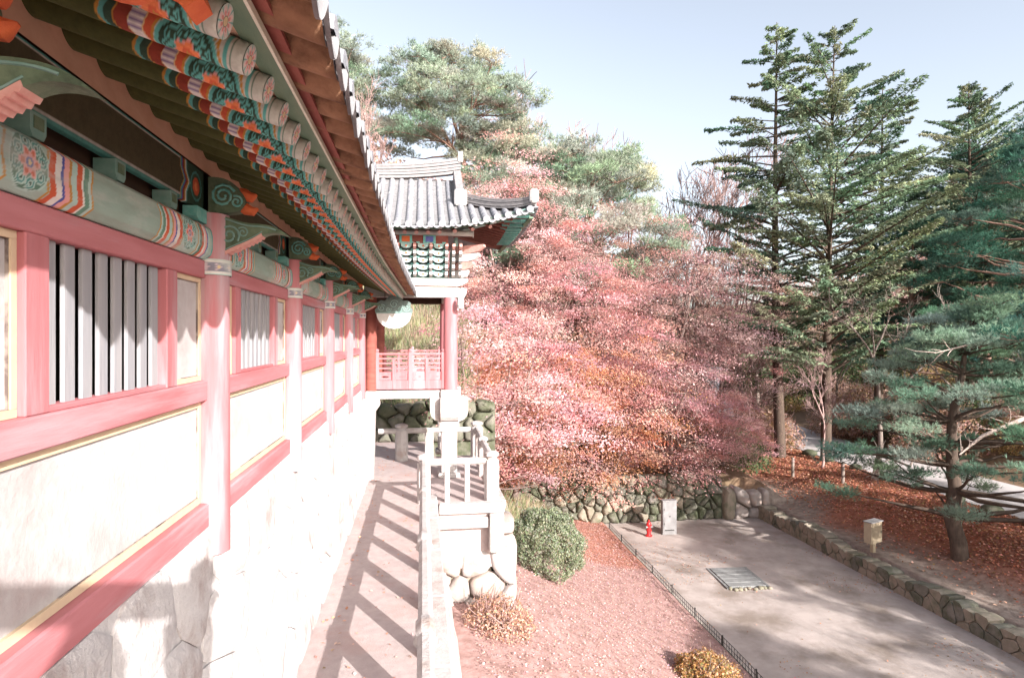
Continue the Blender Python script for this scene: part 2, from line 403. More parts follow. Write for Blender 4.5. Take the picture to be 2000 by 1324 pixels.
fieldstone_wall('boulder_wall', 'big pale sunlit boulders at the end of the retaining wall', (15.9, 30.5), (18.5, 30.6),
                lambda a: -9.85, lambda a: -8.15 - .35 * a + .1 * math.sin(a * 8), .6, .8, [STONEL, STONEB, STONEB], STONEL, .95, .25, 8)
fieldstone_wall('low_wall', 'low rough fieldstone wall along the far side of the court', (18.42, 7.0), (18.42, 30.6),
                lambda a: COURT_Z - .05, lambda a: -9.12 + .09 * math.sin(a * 17) + .05 * math.sin(a * 41), .55, .31, [STONEL, STONEL, STONEG], STONEL, 1.55, .18, 12, .024, .5)
fieldstone_wall('garden_wall', 'dark fieldstone wall seen under the pavilion floor', (-3.4, 21.85), (2.6, 21.75),
                lambda a: PATH_Z - .05, lambda a: -2.3 + .12 * math.sin(a * 11), .5, .48, [STONEM, STONEM, STONEG], STONEM, 1.25, .15, 17)

# ------------------------------------------------------------------ terrace walls
def rough_sheet(name, fn, nu, nv, mat, amp, seed):
    r = np.random.default_rng(seed); U, Vv = np.meshgrid(np.linspace(0, 1, nu), np.linspace(0, 1, nv))
    P = fn(U, Vv); P[..., 0] += amp * (vnoise(P[..., 1], P[..., 2], .45, seed) - .5 + .5 * (vnoise(P[..., 1], P[..., 2], .16, seed + 1) - .5))
    i = (np.arange(nv - 1)[:, None] * nu + np.arange(nu - 1)[None]).ravel()
    return npmesh(name, P.reshape(-1, 3), np.stack([i, i + 1, i + nu + 1, i + nu], 1), mat, smooth=True)
FOUND = M('foundation_granite', (.53, .495, .49), (.46, .425, .42), 5, .95, .9, 20, c3=(.35, .29, .275), s3=2.4)
fw = MB().add([(-1.49, -2, -1.25), (-1.49, 16.3, -1.25), (-1.42, 16.3, PATH_Z - .1), (-1.42, -2, PATH_Z - .1), (-1.70, -2, -1.25), (-1.70, 16.3, -1.25)], [(0, 1, 2, 3), (0, 4, 5, 1)]).build('foundation_wall', FOUND)
tag(fw, 'pale foundation wall of fitted natural stone below the red corridor', 'wall', kind='structure')
rf_ = random.Random(31)
for c, poly in vor_cells(18.2, 2.46, .62, 1.5, rf_, .36): fit_stone(poly, c, lambda u, v, k: (-1.475 + .10 * (1 - v / 2.46) ** 1.3 + k, -2 + u, PATH_Z - .04 + v), .06, .004, .020, rf_, [FOUND], fw, 'stone', False)
tw = thing('terrace_wall', (.6, 5, -9.3), 'battered pale stone terrace wall dropping from the railing to the garden', 'wall')
mb = MB(); mb.add([(.10, -6, PATH_Z - .02), (.10, 14, PATH_Z - .02), (1.40, 14, -9.9), (1.40, -6, -9.9), (-.6, -6, PATH_Z - .02), (-.6, 14, PATH_Z - .02), (-.6, 14, -9.9), (-.6, -6, -9.9)],
                  [(0, 1, 2, 3), (4, 7, 6, 5), (0, 4, 5, 1), (1, 5, 6, 2), (0, 3, 7, 4)]); mb.build('wall_core', STONEL, tw)
zs = [PATH_Z - .02, -4.45, -5.2, -6.0, -6.9, -7.8, -8.7, -9.7]
for k in range(7):
    y = 1.0 + .5 * (k % 2)
    while y < 13.9:
        L = rd_.uniform(.9, 1.7); y1 = min(y + L, 13.95)
        z1, z0 = zs[k] - .012, zs[k + 1] + .012
        fx = lambda z: .12 + .23 * (PATH_Z - z)
        j = rd_.uniform(0, .05); c = .03
        vs = [(fx(z1) - .1, y + .012, z1), (fx(z1) - .1, y1 - .012, z1), (fx(z0) - .1, y1 - .012, z0), (fx(z0) - .1, y + .012, z0),
              (fx(z1) + j, y + .012 + c, z1 - c), (fx(z1) + j, y1 - .012 - c, z1 - c), (fx(z0) + j, y1 - .012 - c, z0 + c), (fx(z0) + j, y + .012 + c, z0 + c)]
        MB().add(vs, [(4, 5, 6, 7), (0, 1, 5, 4), (1, 2, 6, 5), (2, 3, 7, 6), (3, 0, 4, 7)]).build('block', STONEW, tw)
        y = y1
for k in range(8):
    y = -.6 + k * 1.85
    MB().box(.03, .33, y, y + 1.84, PATH_Z - .1, PATH_Z + .075, 0, .02).build('coping_stone', STONEW, tw)
# platform corner below the pavilion: stone posts, beams and big rough blocks
pb = thing('pavilion_platform', (.9, 15, -9.3), 'white stone platform with corner post and beams under the pavilion', 'platform')
MB().box(.36, 1.80, 13.30, 13.52, PATH_Z - .16, PATH_Z + .06, 0, .02).build('edge_beam', STONEW, pb)
MB().box(1.58, 1.86, 13.54, 18.9, PATH_Z - .15, PATH_Z + .055, 0, .02).build('edge_beam', STONEW, pb)
MB().box(.36, 1.46, 13.36, 13.52, PATH_Z - .50, PATH_Z - .26, 0, .02).build('lower_beam', STONEW, pb)
MB().box(.32, 1.55, 13.60, 13.72, -5.2, PATH_Z - .17, 0).build('recessed_wall', STONEP, pb)
MB().box(1.47, 1.78, 13.27, 13.60, -4.78, PATH_Z - .17, 0, .02).build('corner_post', STONEW, pb)
MB().box(1.55, 1.70, 13.75, 18.8, -9.6, PATH_Z - .17, 0).build('side_wall', STONEL, pb)
r_ = random.Random(23)
MB().box(.36, 1.95, 13.75, 18.7, -9.7, -4.80).build('platform_core', STONEL, pb)
for c, poly in vor_cells(1.75, 4.75, .55, 1.1, r_, .34): fit_stone(poly, c, lambda u, v, k: (.35 + u, 13.62 - k - .02 * (4.75 - v), -9.55 + v), .3, .014, .10, r_, [STONEB, STONEW], pb, 'rough_block')
for c, poly in vor_cells(5.0, 5.3, .6, 1.2, r_, .34): fit_stone(poly, c, lambda u, v, k: (2.02 + k, 13.75 + u, -9.5 + v), .3, .014, .10, r_, [STONEB, STONEL], pb, 'rough_block')

# ------------------------------------------------------------------ stone railing of the terrace
RAILZ = -2.84
def rail_run(t, p0, p1, r=.083):
    d = (Vector(p1) - Vector(p0)); mb = MB().tube([Vector(p0) + d * k / 6 for k in range(7)], r, 8); mb.build('rail', STONEW, t, True)
def slab_post(t, x, y, along, top=RAILZ - .06, wd=.26, th=.13):
    if along == 'y': b = MB().box(x - th / 2, x + th / 2, y - wd / 2, y + wd / 2, PATH_Z - .02, top, 0, .02)
    else: b = MB().box(x - wd / 2, x + wd / 2, y - th / 2, y + th / 2, PATH_Z - .02, top, 0, .02)
    b.build('baluster', STONEW, t)
def big_post(t, x, y, top=RAILZ + .14, s=.15):
    b = MB().lathe([(s, PATH_Z - .02), (s, top - .16), (s * .72, top - .13), (s * .72, top - .10), (s * 1.02, top - .06), (s * .98, top), (s * .6, top + .035), (.02, top + .05)], x, y, 8); b.build('post', STONEW, t, True)
sr = thing('stone_railing', (.03, 6, PATH_Z), 'white stone railing running straight along the walkway edge', 'railing')
rail_run(sr, (.03, 1.2, RAILZ), (.03, 13.6, RAILZ))
k = 0; y = 2.0
while y < 13.4:
    slab_post(sr, .03, y, 'y', RAILZ - .05, .30 if k % 2 else .24, .15 if k % 2 else .12)
    if k % 2:
        MB().lathe([(.06, RAILZ - .16), (.12, RAILZ - .12), (.11, RAILZ - .05)], .03, y, 8).build('capital', STONEW, sr, True)
        MB().tube([(.03, y - .17, RAILZ), (.03, y - .13, RAILZ), (.03, y + .13, RAILZ), (.03, y + .17, RAILZ)], [.085, .105, .105, .085], 8).build('collar', STONEW, sr, True)
    y += 1.30; k += 1
big_post(sr, .03, 13.75)
sr2 = thing('platform_railing', (1.0, 15, PATH_Z), 'short white stone railing closing the platform round the pavilion pillar', 'railing')
rail_run(sr2, (.12, 13.75, RAILZ), (1.44, 13.75, RAILZ)); rail_run(sr2, (1.58, 13.9, RAILZ), (1.62, 18.3, RAILZ)); rail_run(sr2, (1.5, 18.5, RAILZ - .02), (-1.3, 18.5, RAILZ - .02))
big_post(sr2, 1.56, 13.75, RAILZ + .17, .17); big_post(sr2, 1.64, 18.45, RAILZ + .2, .19); big_post(sr2, -.62, 18.5, RAILZ + .16, .19); big_post(sr2, 1.60, 16.2, RAILZ + .1, .14)
for x in (.55, 1.0): slab_post(sr2, x, 13.75, 'x', RAILZ - .05, .12, .12)
for y in (14.5, 15.3, 17.0, 17.7): slab_post(sr2, 1.60, y, 'y')
for x in (.9, .2): slab_post(sr2, x, 18.5, 'x')

# ------------------------------------------------------------------ the corridor building
BAY = 2.64; POST_Y = [1.98 + BAY * k for k in range(-1, 6)]
cor = thing('corridor_building', (-2.6, 8, -1.5), 'long red corridor building with white plaster panels, slatted windows and painted eaves', 'building')
def lin(r, g, b): return tuple(((v / 255) / 12.92 if v / 255 < .04045 else ((v / 255 + .055) / 1.055) ** 2.4) for v in (r, g, b))
# painted colours (albedo)
cP = dict(green=(.10, .20, .15), dgreen=(.035, .075, .05), teal=(.10, .36, .33), pteal=(.40, .56, .52), white=(.70, .68, .64), red=(.55, .11, .05), dred=(.26, .05, .03),
          orange=(.66, .20, .08), amber=(.48, .24, .05), blue=(.07, .09, .34), pink=(.72, .36, .34), olive=(.075, .085, .028), yellow=(.72, .55, .25), purple=(.22, .17, .30))
for k_ in cP: cP[k_] = np.array(cP[k_])
post_me = MB().lathe([(.118, -1.54), (.116, -.4), (.113, .40), (.113, .86)], 0, 0, 20).mesh('post', RED, True)
for y in POST_Y: link('post', post_me, cor, True, (-1.49, y, 0))
# painted white collar round each post
def collar_mesh():
    nz, na = 22, 48; Z, A = np.meshgrid(np.linspace(.425, .535, nz), np.linspace(0, 2 * math.pi, na + 1))
    Cc = np.zeros((*Z.shape, 3)) + cP['white'] * .9; s = (Z - .425) / .11
    Cc[(s > .2) & (s < .8)] = np.array([.22, .22, .27])
    th = ((A * .126) / .09) % 1 - .5; d = np.hypot(th * .09, (Z - .48)); fl = .024 * (1 + .3 * np.cos(6 * np.arctan2(Z - .48, th * .09)))
    Cc[(d < fl)] = np.array([.50, .42, .46]); Cc[d < .008] = cP['yellow']; Cc[(s < .08) | (s > .92)] = cP['pteal']
    V = np.stack([.127 * np.cos(A), .127 * np.sin(A), Z], -1).reshape(-1, 3); i = (np.arange(na)[:, None] * nz + np.arange(nz - 1)[None]).ravel()
    return npmesh('collar', V, np.stack([i, i + 1, i + nz + 1, i + nz], 1), PAINTW, Cc.reshape(-1, 3), True)
cm_ = collar_mesh()
for y in POST_Y: link('painted_collar', cm_, cor, True, (-1.49, y, 0))
# window, rails and plaster panels, bay by bay
slat_me = MB().box(-.010, .010, -.042, .042, -.345, .40, 0, .003).mesh('slat', SLAT)
def border(name, y0, y1, z0, z1, wd, x, parent):
    """painted cream band round a plaster panel, with a dark seam"""
    mb = MB(); x0 = x - .02
    for (a, b, c, d) in ((y0, y1, z1 - wd, z1), (y0, y1, z0, z0 + wd), (y0, y0 + wd, z0 + wd + .001, z1 - wd - .001), (y1 - wd, y1, z0 + wd + .001, z1 - wd - .001)):
        mb.box(x0, x, a, b, c, d)
    w2 = wd + .004                                # dark open joint where the plaster has shrunk from the border
    for (a, b, c, d) in ((y0 + wd, y1 - wd, z1 - w2, z1 - wd - .0005), (y1 - w2, y1 - wd - .0005, z0 + wd, z1 - w2), (y0 + wd + .3 * (y1 - y0), y1 - wd, z0 + wd + .0005, z0 + w2)): mb.box(x0 - .002, x - .008, a, b, c, d, 1)
    mb.build(name, [CREAM, SEAM], parent)
for bi in range(len(POST_Y) - 1):
    a = POST_Y[bi] + .105; b = POST_Y[bi + 1] - .105; mid = (a + b) / 2
    MB().box(-1.60, -1.50, a, b, .40, .522, 0, .006).build('upper_rail', REDH, cor)
    MB().box(-1.60, -1.485, a, b, -.455, -.315, 0, .008).build('middle_rail', REDH, cor)
    MB().box(-1.62, -1.475, a, b, -1.34, -1.17, 0, .010).build('sill_rail', REDH, cor)
    # lower plaster panel
    pn = MB().box(-1.60, -1.548, a, b, -1.17, -.455).build('plaster_panel', PLASTER, cor)
    border('border', a, b, -1.168, -.457, .042, -1.530, pn)
    w0, w1 = mid - .575, mid + .575
    for (q0, q1) in ((w0 - .155, w0 - .001), (w1 + .001, w1 + .155)):
        MB().box(-1.60, -1.502, q0, q1, -.315, .40, 0, .006).build('window_jamb', RED, cor)
    for (q0, q1) in ((a, w0 - .156), (w1 + .156, b)):
        pn = MB().box(-1.60, -1.552, q0, q1, -.315, .40).build('plaster_panel', PLASTER, cor); border('border', q0, q1, -.313, .398, .032, -1.532, pn)
    win = MB().box(-1.60, -1.51, w0, w1, -.315, -.29, 0, .004).build('window', REDH, cor)
    for k in range(8):
        link('slat', slat_me, win, False, (-1.552, w0 + .072 + k * .1437, 0))
# interior shell behind the windows, coloured near black to stand for its shade
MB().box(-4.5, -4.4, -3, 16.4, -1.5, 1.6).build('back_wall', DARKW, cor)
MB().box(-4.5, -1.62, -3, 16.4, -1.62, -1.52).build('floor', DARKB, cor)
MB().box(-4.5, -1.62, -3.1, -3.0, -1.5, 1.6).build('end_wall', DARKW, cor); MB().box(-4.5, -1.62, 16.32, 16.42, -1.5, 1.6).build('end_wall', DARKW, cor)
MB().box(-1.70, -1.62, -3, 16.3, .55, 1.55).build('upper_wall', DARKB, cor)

def painted_front(name, y0, y1, prof, paint, nu, mat):
    """board whose front follows prof [(x,z)...] and carries a painted pattern; paint(u from left end, L, s 0..1, dist along) -> colour"""
    P = np.array(prof); seg = np.hypot(*np.diff(P, axis=0).T); sarc = np.concatenate([[0], np.cumsum(seg)])
    ns = int(sarc[-1] / .0075) + 2; S = np.linspace(0, sarc[-1], ns); px = np.interp(S, sarc, P[:, 0]); pz = np.interp(S, sarc, P[:, 1])
    L = y1 - y0; U, SS = np.meshgrid(np.linspace(0, L, nu), S, indexing='ij')
    V = np.stack([np.broadcast_to(px, U.shape), y0 + U, np.broadcast_to(pz, U.shape)], -1).reshape(-1, 3)
    Cc = paint(U, L, SS, sarc[-1]); i = (np.arange(nu - 1)[:, None] * ns + np.arange(ns - 1)[None]).ravel()
    return npmesh(name, V, np.stack([i, i + ns, i + ns + 1, i + 1], 1), mat, Cc.reshape(-1, 3), True)
def lotus(Cc, du, dz, R, bg=None):
    """peony/lotus medallion: rings, curls and petals"""
    d = np.hypot(du, dz); th = np.arctan2(dz, du)
    Cc[d < R * 1.0] = cP['pteal']; Cc[d < R * .93] = cP['green']
    for k in range(8):
        a = k * math.pi / 4 + .2; q = np.hypot(du - R * .66 * math.cos(a), dz - R * .66 * math.sin(a))
        Cc[q < R * .25] = cP['pteal']; Cc[q < R * .19] = cP['teal'] * .7; Cc[q < R * .12] = cP['pteal']; Cc[q < R * .06] = cP['dgreen']
    pet = R * (.46 + .10 * np.cos(6 * th)); Cc[d < pet] = cP['pink'] * 1.05; Cc[d < pet * .8] = cP['red'] * 1.1
    pet2 = R * (.30 + .07 * np.cos(6 * th + 3)); Cc[d < pet2] = cP['pink']; Cc[d < R * .18] = cP['blue']; Cc[d < R * .10] = cP['yellow']
def paint_beam(U, L, S, H):
    Cc = np.zeros((*U.shape, 3)) + np.array([.27, .36, .31]); s = S / H
    Cc[(s < .16) & (s > .05)] = np.array([.60, .60, .54]); Cc[s > .93] = np.array([.36, .40, .33])
    e = np.minimum(U, L - U); q = np.abs(s - .5) * 2
    wv = .020 * np.abs(np.sin(s * math.pi * 3)) - .05 * q ** 2
    x = e + wv - .575
    x1 = 0.0
    for wd, c in ((.040, 'red'), (.042, 'white'), (.018, 'blue'), (.036, 'pink'), (.018, 'amber'), (.040, 'pteal'), (.040, 'red'), (.014, 'white'), (.036, 'green'), (.022, 'pteal'), (.014, 'amber')):
        Cc[(x >= x1) & (x < x1 + wd)] = cP[c] * (1.0 if c != 'green' else 1.3); x1 += wd
    Cc[x < 0] = np.array([.34, .46, .41]); Cc[(x < -.006) & (x > -.020)] = cP['amber']
    lotus(Cc, e - .44, S - H * .5, .118)
    y1 = .315 - wv
    for wd, c in ((.014, 'amber'), (.022, 'pteal'), (.036, 'green'), (.034, 'red'), (.030, 'white'), (.030, 'pink'), (.016, 'blue'), (.036, 'pteal')):
        Cc[(e < y1) & (e >= y1 - wd)] = cP[c]; y1 = y1 - wd
    Cc[e < .04] = cP['teal']
    return Cc
beam_prof = [(-1.60, .525), (-1.50, .528), (-1.462, .56), (-1.452, .60), (-1.452, .69), (-1.462, .735), (-1.50, .765), (-1.60, .77)]
bm_me = painted_front('tie_beam', .09, BAY - .09, beam_prof, paint_beam, 340, PAINTW)
for y in POST_Y[:-1]: link('tie_beam', bm_me, cor, True, (0, y, 0))
def paint_purlin(U, L, S, H):
    Cc = np.zeros((*U.shape, 3)) + np.array([.062, .055, .03]); s = S / H
    Cc[s < .14] = cP['teal'] * .55; Cc[(s < .18) & (s > .14)] = cP['white'] * .5; Cc[s > .88] = cP['teal'] * .75; Cc[(s > .85) & (s < .88)] = cP['white'] * .6
    e = np.minimum(U, L - U); z = np.abs(s - .5); x = e - .30 + .10 * np.where(z < .22, (.22 - z) / .22 * .6, 0)
    for a, b, c in ((0, .02, 'teal'), (.02, .03, 'white'), (.03, .05, 'amber'), (.05, .075, 'dred'), (.075, .09, 'blue'), (.09, .105, 'teal'), (.105, .118, 'amber')): Cc[(x >= a) & (x < b)] = cP[c] * .8
    Cc[x < 0] = cP['dgreen'] * .8
    d = np.hypot(e - .14, S - H * .5); Cc[d < .1] = cP['teal'] * .6; Cc[d < .085] = cP['dgreen']; Cc[d < .06] = cP['red'] * .9; Cc[d < .03] = cP['orange']
    return Cc
pur_me = painted_front('purlin_board', .06, BAY - .06, [(-1.56, .875), (-1.53, .88), (-1.53, 1.15), (-1.56, 1.155)], paint_purlin, 300, PAINTED)
for y in POST_Y[:-1]:
    link('purlin_board', pur_me, cor, True, (0, y, 0))
    for k in range(3):                      # little bearing blocks between beam and purlin board
        yy = y + BAY * (k + 1) / 4
        b = MB().prism([(yy - .035, .772), (yy + .035, .772), (yy + .052, .80), (yy + .052, .872), (yy - .052, .872), (yy - .052, .80)], 0, -1.60, -1.497); b.build('bearing_block', TEALD, cor)
        MB().box(-1.496, -1.493, yy - .032, yy + .032, .808, .858).build('block_face', BGREEN, cor)
# cream plaster strip between the rafters above the purlin
MB().add([(-1.525, -3, 1.157), (-1.525, 16.3, 1.157), (-1.60, 16.3, 1.55), (-1.60, -3, 1.55)], [(0, 1, 2, 3)]).build('eave_plaster', SOFFIT, cor)

# rafters: painted tubes with a flower on the cut end
PITCH = .345; RL = 1.30
def rafter_mesh():
    na, r0, r1 = 30, .060, .068
    ss = np.concatenate([np.linspace(0, .56, 113), np.linspace(.57, RL, 8)]); S, A = np.meshgrid(ss, np.linspace(-math.pi, math.pi, na + 1), indexing='ij')
    R = r0 + (r1 - r0) * S / RL; R = R * np.where(S < .006, .96, 1)
    ax = np.array([-1, 0, PITCH]) / math.hypot(1, PITCH); dn = np.array([-PITCH, 0, -1]) / math.hypot(1, PITCH)
    V = S[..., None] * ax + R[..., None] * (np.cos(A)[..., None] * dn + np.sin(A)[..., None] * np.array([0, 1, 0]))
    Cc = np.zeros((*S.shape, 3)) + cP['olive']; q = np.abs(A)
    sc_ = .013 * np.abs(np.sin(A * 2.0)); x = S - sc_
    for a, b, c in ((.295, .345, 'red'), (.345, .40, 'white'), (.40, .45, 'dred'), (.45, .456, 'amber'), (.456, .487, 'dgreen'), (.487, .503, 'teal'), (.503, .515, 'amber')): Cc[(x >= a) & (x < b)] = cP[c]
    Cc[(x >= .345) & (x < .40) & (np.sin(A * 16) > .45)] = cP['purple']; Cc[(x >= .343) & (x < .348)] = cP['yellow']; Cc[(x >= .398) & (x < .402)] = cP['yellow']
    dd = np.hypot(S - .32, .06 * (((A + .55) % 1.1) - .55)); Cc[dd < .008] = cP['pink']
    Cc[S < .295] = np.array([.50, .52, .46]) * 1.0
    Cc[(S < .10) & (S > .085)] = cP['amber']; Cc[(S < .075) & (S > .058)] = cP['teal'] * 1.1; Cc[(S < .05) & (S > .044)] = cP['green']
    Cc[(S > .10) & (S < .17) & (np.sin(A * 5 + 1) > .6) & (q > 1.0)] = cP['blue'] * 1.3
    du = S - .205; dv = .062 * A; d = np.hypot(du, dv * .74); th = np.arctan2(dv, du)
    Cc[d < .130] = cP['amber']; Cc[d < .121] = cP['pteal']; Cc[d < .117] = cP['teal'] * 1.15; Cc[d < .103] = cP['dgreen'] * .8
    for k in range(9):
        a = k * 2 * math.pi / 9; qx = np.hypot(du - .066 * math.cos(a), dv * .74 - .066 * math.sin(a))
        Cc[qx < .028] = cP['teal'] * 1.2; Cc[qx < .022] = cP['dgreen']; Cc[qx < .015] = cP['teal'] * 1.3; Cc[qx < .009] = cP['dgreen']
    pt = .046 * (1 + .14 * np.cos(7 * th)); Cc[d < pt] = cP['orange'] * 1.2; Cc[(d < pt) & (d > pt * .9)] = cP['pink']; Cc[d < .022] = cP['red'] * 1.1; Cc[d < .010] = cP['amber']
    n1 = na + 1; i = (np.arange(len(ss) - 1)[:, None] * n1 + np.arange(na)[None]).ravel()
    return npmesh('rafter', V.reshape(-1, 3), np.stack([i, i + 1, i + n1 + 1, i + n1], 1), PAINTED, Cc.reshape(-1, 3), True)
def rafter_end_mesh():
    nr, na = 22, 64; Rr, A = np.meshgrid(np.linspace(0.0004, .0578, nr), np.linspace(0, 2 * math.pi, na + 1), indexing='ij')
    ax = np.array([-1, 0, PITCH]) / math.hypot(1, PITCH); dn = np.array([-PITCH, 0, -1]) / math.hypot(1, PITCH)
    V = -.003 * ax + Rr[..., None] * (np.cos(A)[..., None] * dn + np.sin(A)[..., None] * np.array([0, 1, 0]))
    Cc = np.zeros((*Rr.shape, 3)) + np.array([.52, .58, .53]); rr = Rr / .058
    p = np.abs(np.cos(4 * A)); Cc[(rr < .88 * (.45 + .55 * p ** .5)) & (p > .28)] = np.array([.74, .54, .52]); Cc[(rr < .62 * (.5 + .5 * p)) & (p > .6)] = np.array([.66, .28, .26])
    Cc[(rr > .80) & (p < .25)] = cP['green'] * 1.6; Cc[(rr > .45) & (p < .14)] = cP['teal']; Cc[rr < .30] = cP['green']; Cc[rr < .25] = np.array([.70, .56, .34])
    n1 = na + 1; i = (np.arange(nr - 1)[:, None] * n1 + np.arange(na)[None]).ravel()
    return npmesh('rafter_flower', V.reshape(-1, 3), np.stack([i, i + n1, i + n1 + 1, i + 1], 1), PAINTED, Cc.reshape(-1, 3))
raf_me = rafter_mesh(); end_me = rafter_end_mesh()
def eave_x(y): return -.645 + .17 * float(sstep((y - 7) / 10.))
def eave_z(y): return 1.035 - .035 * float(sstep((y - 6) / 8.))
RY = [2.69 + .285 * k for k in range(-6, 48)]
for y in RY:
    r = link('rafter', raf_me, cor, True, (eave_x(y), y, eave_z(y))); link('rafter_flower', end_me, r, False)
# boards on the rafters, eave board, tile bed
yy = np.linspace(-2.5, 16.3, 48)
def strip(name, f0, f1, mat, parent, thick=0.0):
    a = np.array([f0(y) for y in yy]); b = np.array([f1(y) for y in yy]); n = len(yy); V = np.concatenate([a, b]); i = np.arange(n - 1)
    F = np.stack([i, i + 1, i + n + 1, i + n], 1)
    if thick:
        t = np.array([0, 0, thick]); V = np.concatenate([V, V + t]); m = 2 * n
        F = np.concatenate([F, F + m, np.stack([i, i + 1, i + m + 1, i + m], 1), np.stack([i + n, i + n + 1, i + n + m + 1, i + n + m], 1)])
    return link(name, npmesh(name, V, F, mat, smooth=False), parent)
strip('eave_soffit', lambda y: (eave_x(y) + .0, y, eave_z(y) + .066), lambda y: (-1.75, y, eave_z(y) + .066 + (eave_x(y) + 1.75) * PITCH), SOFFIT, cor, .05)
strip('eave_board', lambda y: (eave_x(y) + .075, y, eave_z(y) + .042), lambda y: (eave_x(y) - .02, y, eave_z(y) + .062), GREENB, cor, .045)
strip('eave_board_edge', lambda y: (eave_x(y) + .088, y, eave_z(y) + .036), lambda y: (eave_x(y) + .0755, y, eave_z(y) + .038), LIGHTL, cor, .03)
strip('red_fascia', lambda y: (eave_x(y) + .135, y, eave_z(y) + .070), lambda y: (eave_x(y) + .070, y, eave_z(y) + .092), REDW, cor, .02)
# roof tiles: pan tiles (underside seen from below) and cover tiles with round ends
RS = .285
def pan_mesh():
    na, nl = 9, 5; A, S = np.meshgrid(np.linspace(-1, 1, na), np.linspace(0, .5, nl)); sag = .085 * (A ** 2) - .03
    V = np.stack([-S, A * .138, sag + S * PITCH * .9], -1).reshape(-1, 3); V2 = V + np.array([0, 0, .02]); n = len(V)
    i = (np.arange(nl - 1)[:, None] * na + np.arange(na - 1)[None]).ravel(); F = np.stack([i, i + na, i + na + 1, i + 1], 1)
    e = np.arange(na - 1); F2 = np.stack([e, e + 1, e + 1 + n, e + n], 1)
    return npmesh('pan_tile', np.concatenate([V, V2]), np.concatenate([F, F + n, F2]), [TILEB, TILED], smooth=True, mi=[0] * len(F) + [1] * (len(F) + len(F2)))
def lip_mesh():       # drip plate at the end of a pan tile
    na = 11; A = np.linspace(-1, 1, na); top = np.stack([0 * A, A * .14, .085 * A ** 2 - .006], -1); bot = np.stack([0 * A + .014, A * .14, .085 * A ** 2 - .085 + .040 * np.abs(A) ** 1.5], -1)
    V = np.concatenate([top, bot, top + [.016, 0, 0], bot + [.016, 0, 0]]); e = np.arange(na - 1)
    q = lambda a, b: np.stack([e + a, e + 1 + a, e + 1 + b, e + b], 1)
    return npmesh('drip_tile', V, np.concatenate([q(0, na), q(2 * na, 3 * na), q(na, 3 * na), q(0, 2 * na)]), TILED, smooth=True)
def cover_mesh():
    mb = MB(); n = 9
    for s0, s1, rr in ((0, .26, .072), (.255, .5, .066)):
        for side in range(1):
            ring = [[(-s, rr * math.cos(a), .045 + rr * math.sin(a) + s * PITCH * .9) for a in np.linspace(-.15, math.pi + .15, n)] for s in (s0, s1)]
            mb.add(ring[0] + ring[1], [(i, i + 1, n + i + 1, n + i) for i in range(n - 1)] + [tuple(range(n))[::-1]])
    return mb.mesh('cover_tile', TILE, True)
pan_me, lip_me, cov_me = pan_mesh(), lip_mesh(), cover_mesh()
tr = random.Random(5)
for k, y in enumerate(RY[:-1]):
    x = eave_x(y) + .30; z = eave_z(y) + .045
    if x < -1 or y > 16.1: continue
    o = link('pan_tile', pan_me, cor, True, (x, y + RS / 2, z + tr.uniform(-.010, .010))); o.rotation_euler = (tr.uniform(-.07, .07), tr.uniform(-.05, .02), tr.uniform(-.03, .03))
    o = link('drip_tile', lip_me, cor, True, (x, y + RS / 2, z + tr.uniform(-.006, .006))); o.rotation_euler = (tr.uniform(-.03, .03), tr.uniform(-.06, .06), 0)
    o = link('cover_tile', cov_me, cor, True, (x + .02, y, z + .02 + tr.uniform(-.006, .006))); o.rotation_euler = (0, 0, tr.uniform(-.04, .04))
# the rest of the roof slope, ridge rows joined
mb = MB()
for y in RY[:-1]:
    x = eave_x(y) + .30 - .48; z = eave_z(y) + .10 + .48 * PITCH * .9
    pts = [(x - s, y, z + s * .40 + .05 * (s / 2.4) ** 2) for s in np.linspace(0, 2.9, 6)]
    mb.tube(pts, .068, 7, caps=False)
rs_ = mb.build('cover_tile_row', TILE, cor, True); tag(rs_, kind='stuff')
strip('roof_bed', lambda y: (eave_x(y) - .17, y, eave_z(y) + .20), lambda y: (-3.6, y, 2.45), TILED, cor, .03)
MB().add([(-3.6, -2.5, 2.45), (-3.6, 16.3, 2.45), (-5.0, 16.3, 1.7), (-5.0, -2.5, 1.7)], [(0, 1, 2, 3)]).build('rear_roof', TILED, cor)

# wing brackets on each post
def spiral(mb, cx, cz, R, y, turns=1.6, r=.007, mi=0, a0=0.0, sgn=1):
    pts = []
    for k in range(22):
        t = k / 21; a = a0 + sgn * t * turns * 2 * math.pi; q = R * (1 - .82 * t); pts.append((cx + q * math.cos(a), y, cz + q * math.sin(a)))
    mb.tube(pts, r, 5, mi)
def bez(pts, n=8):
    out = []
    for i in range(0, len(pts) - 1, 3):
        p = [np.array(q, float) for q in pts[i:i + 4]]
        for k in range(n):
            t = k / n; out.append(tuple((1 - t) ** 3 * p[0] + 3 * (1 - t) ** 2 * t * p[1] + 3 * (1 - t) * t * t * p[2] + t ** 3 * p[3]))
    return out
wing_top = bez([(-1.50, .862), (-1.38, .865), (-1.30, .80), (-1.20, .80), (-1.12, .80), (-1.03, .79), (-.955, .715)])
wing_bot = bez([(-.955, .715), (-1.03, .745), (-1.10, .745), (-1.16, .70), (-1.22, .655), (-1.30, .63), (-1.38, .585), (-1.42, .565), (-1.47, .545), (-1.50, .545)])
wing_me = MB().prism(wing_top + wing_bot + [(-1.50, .545)], 1, -.045, .045).mesh('wing_bracket', BGREEN)
lowp = [p for p in wing_bot if p[0] < -1.12]
scal = MB()
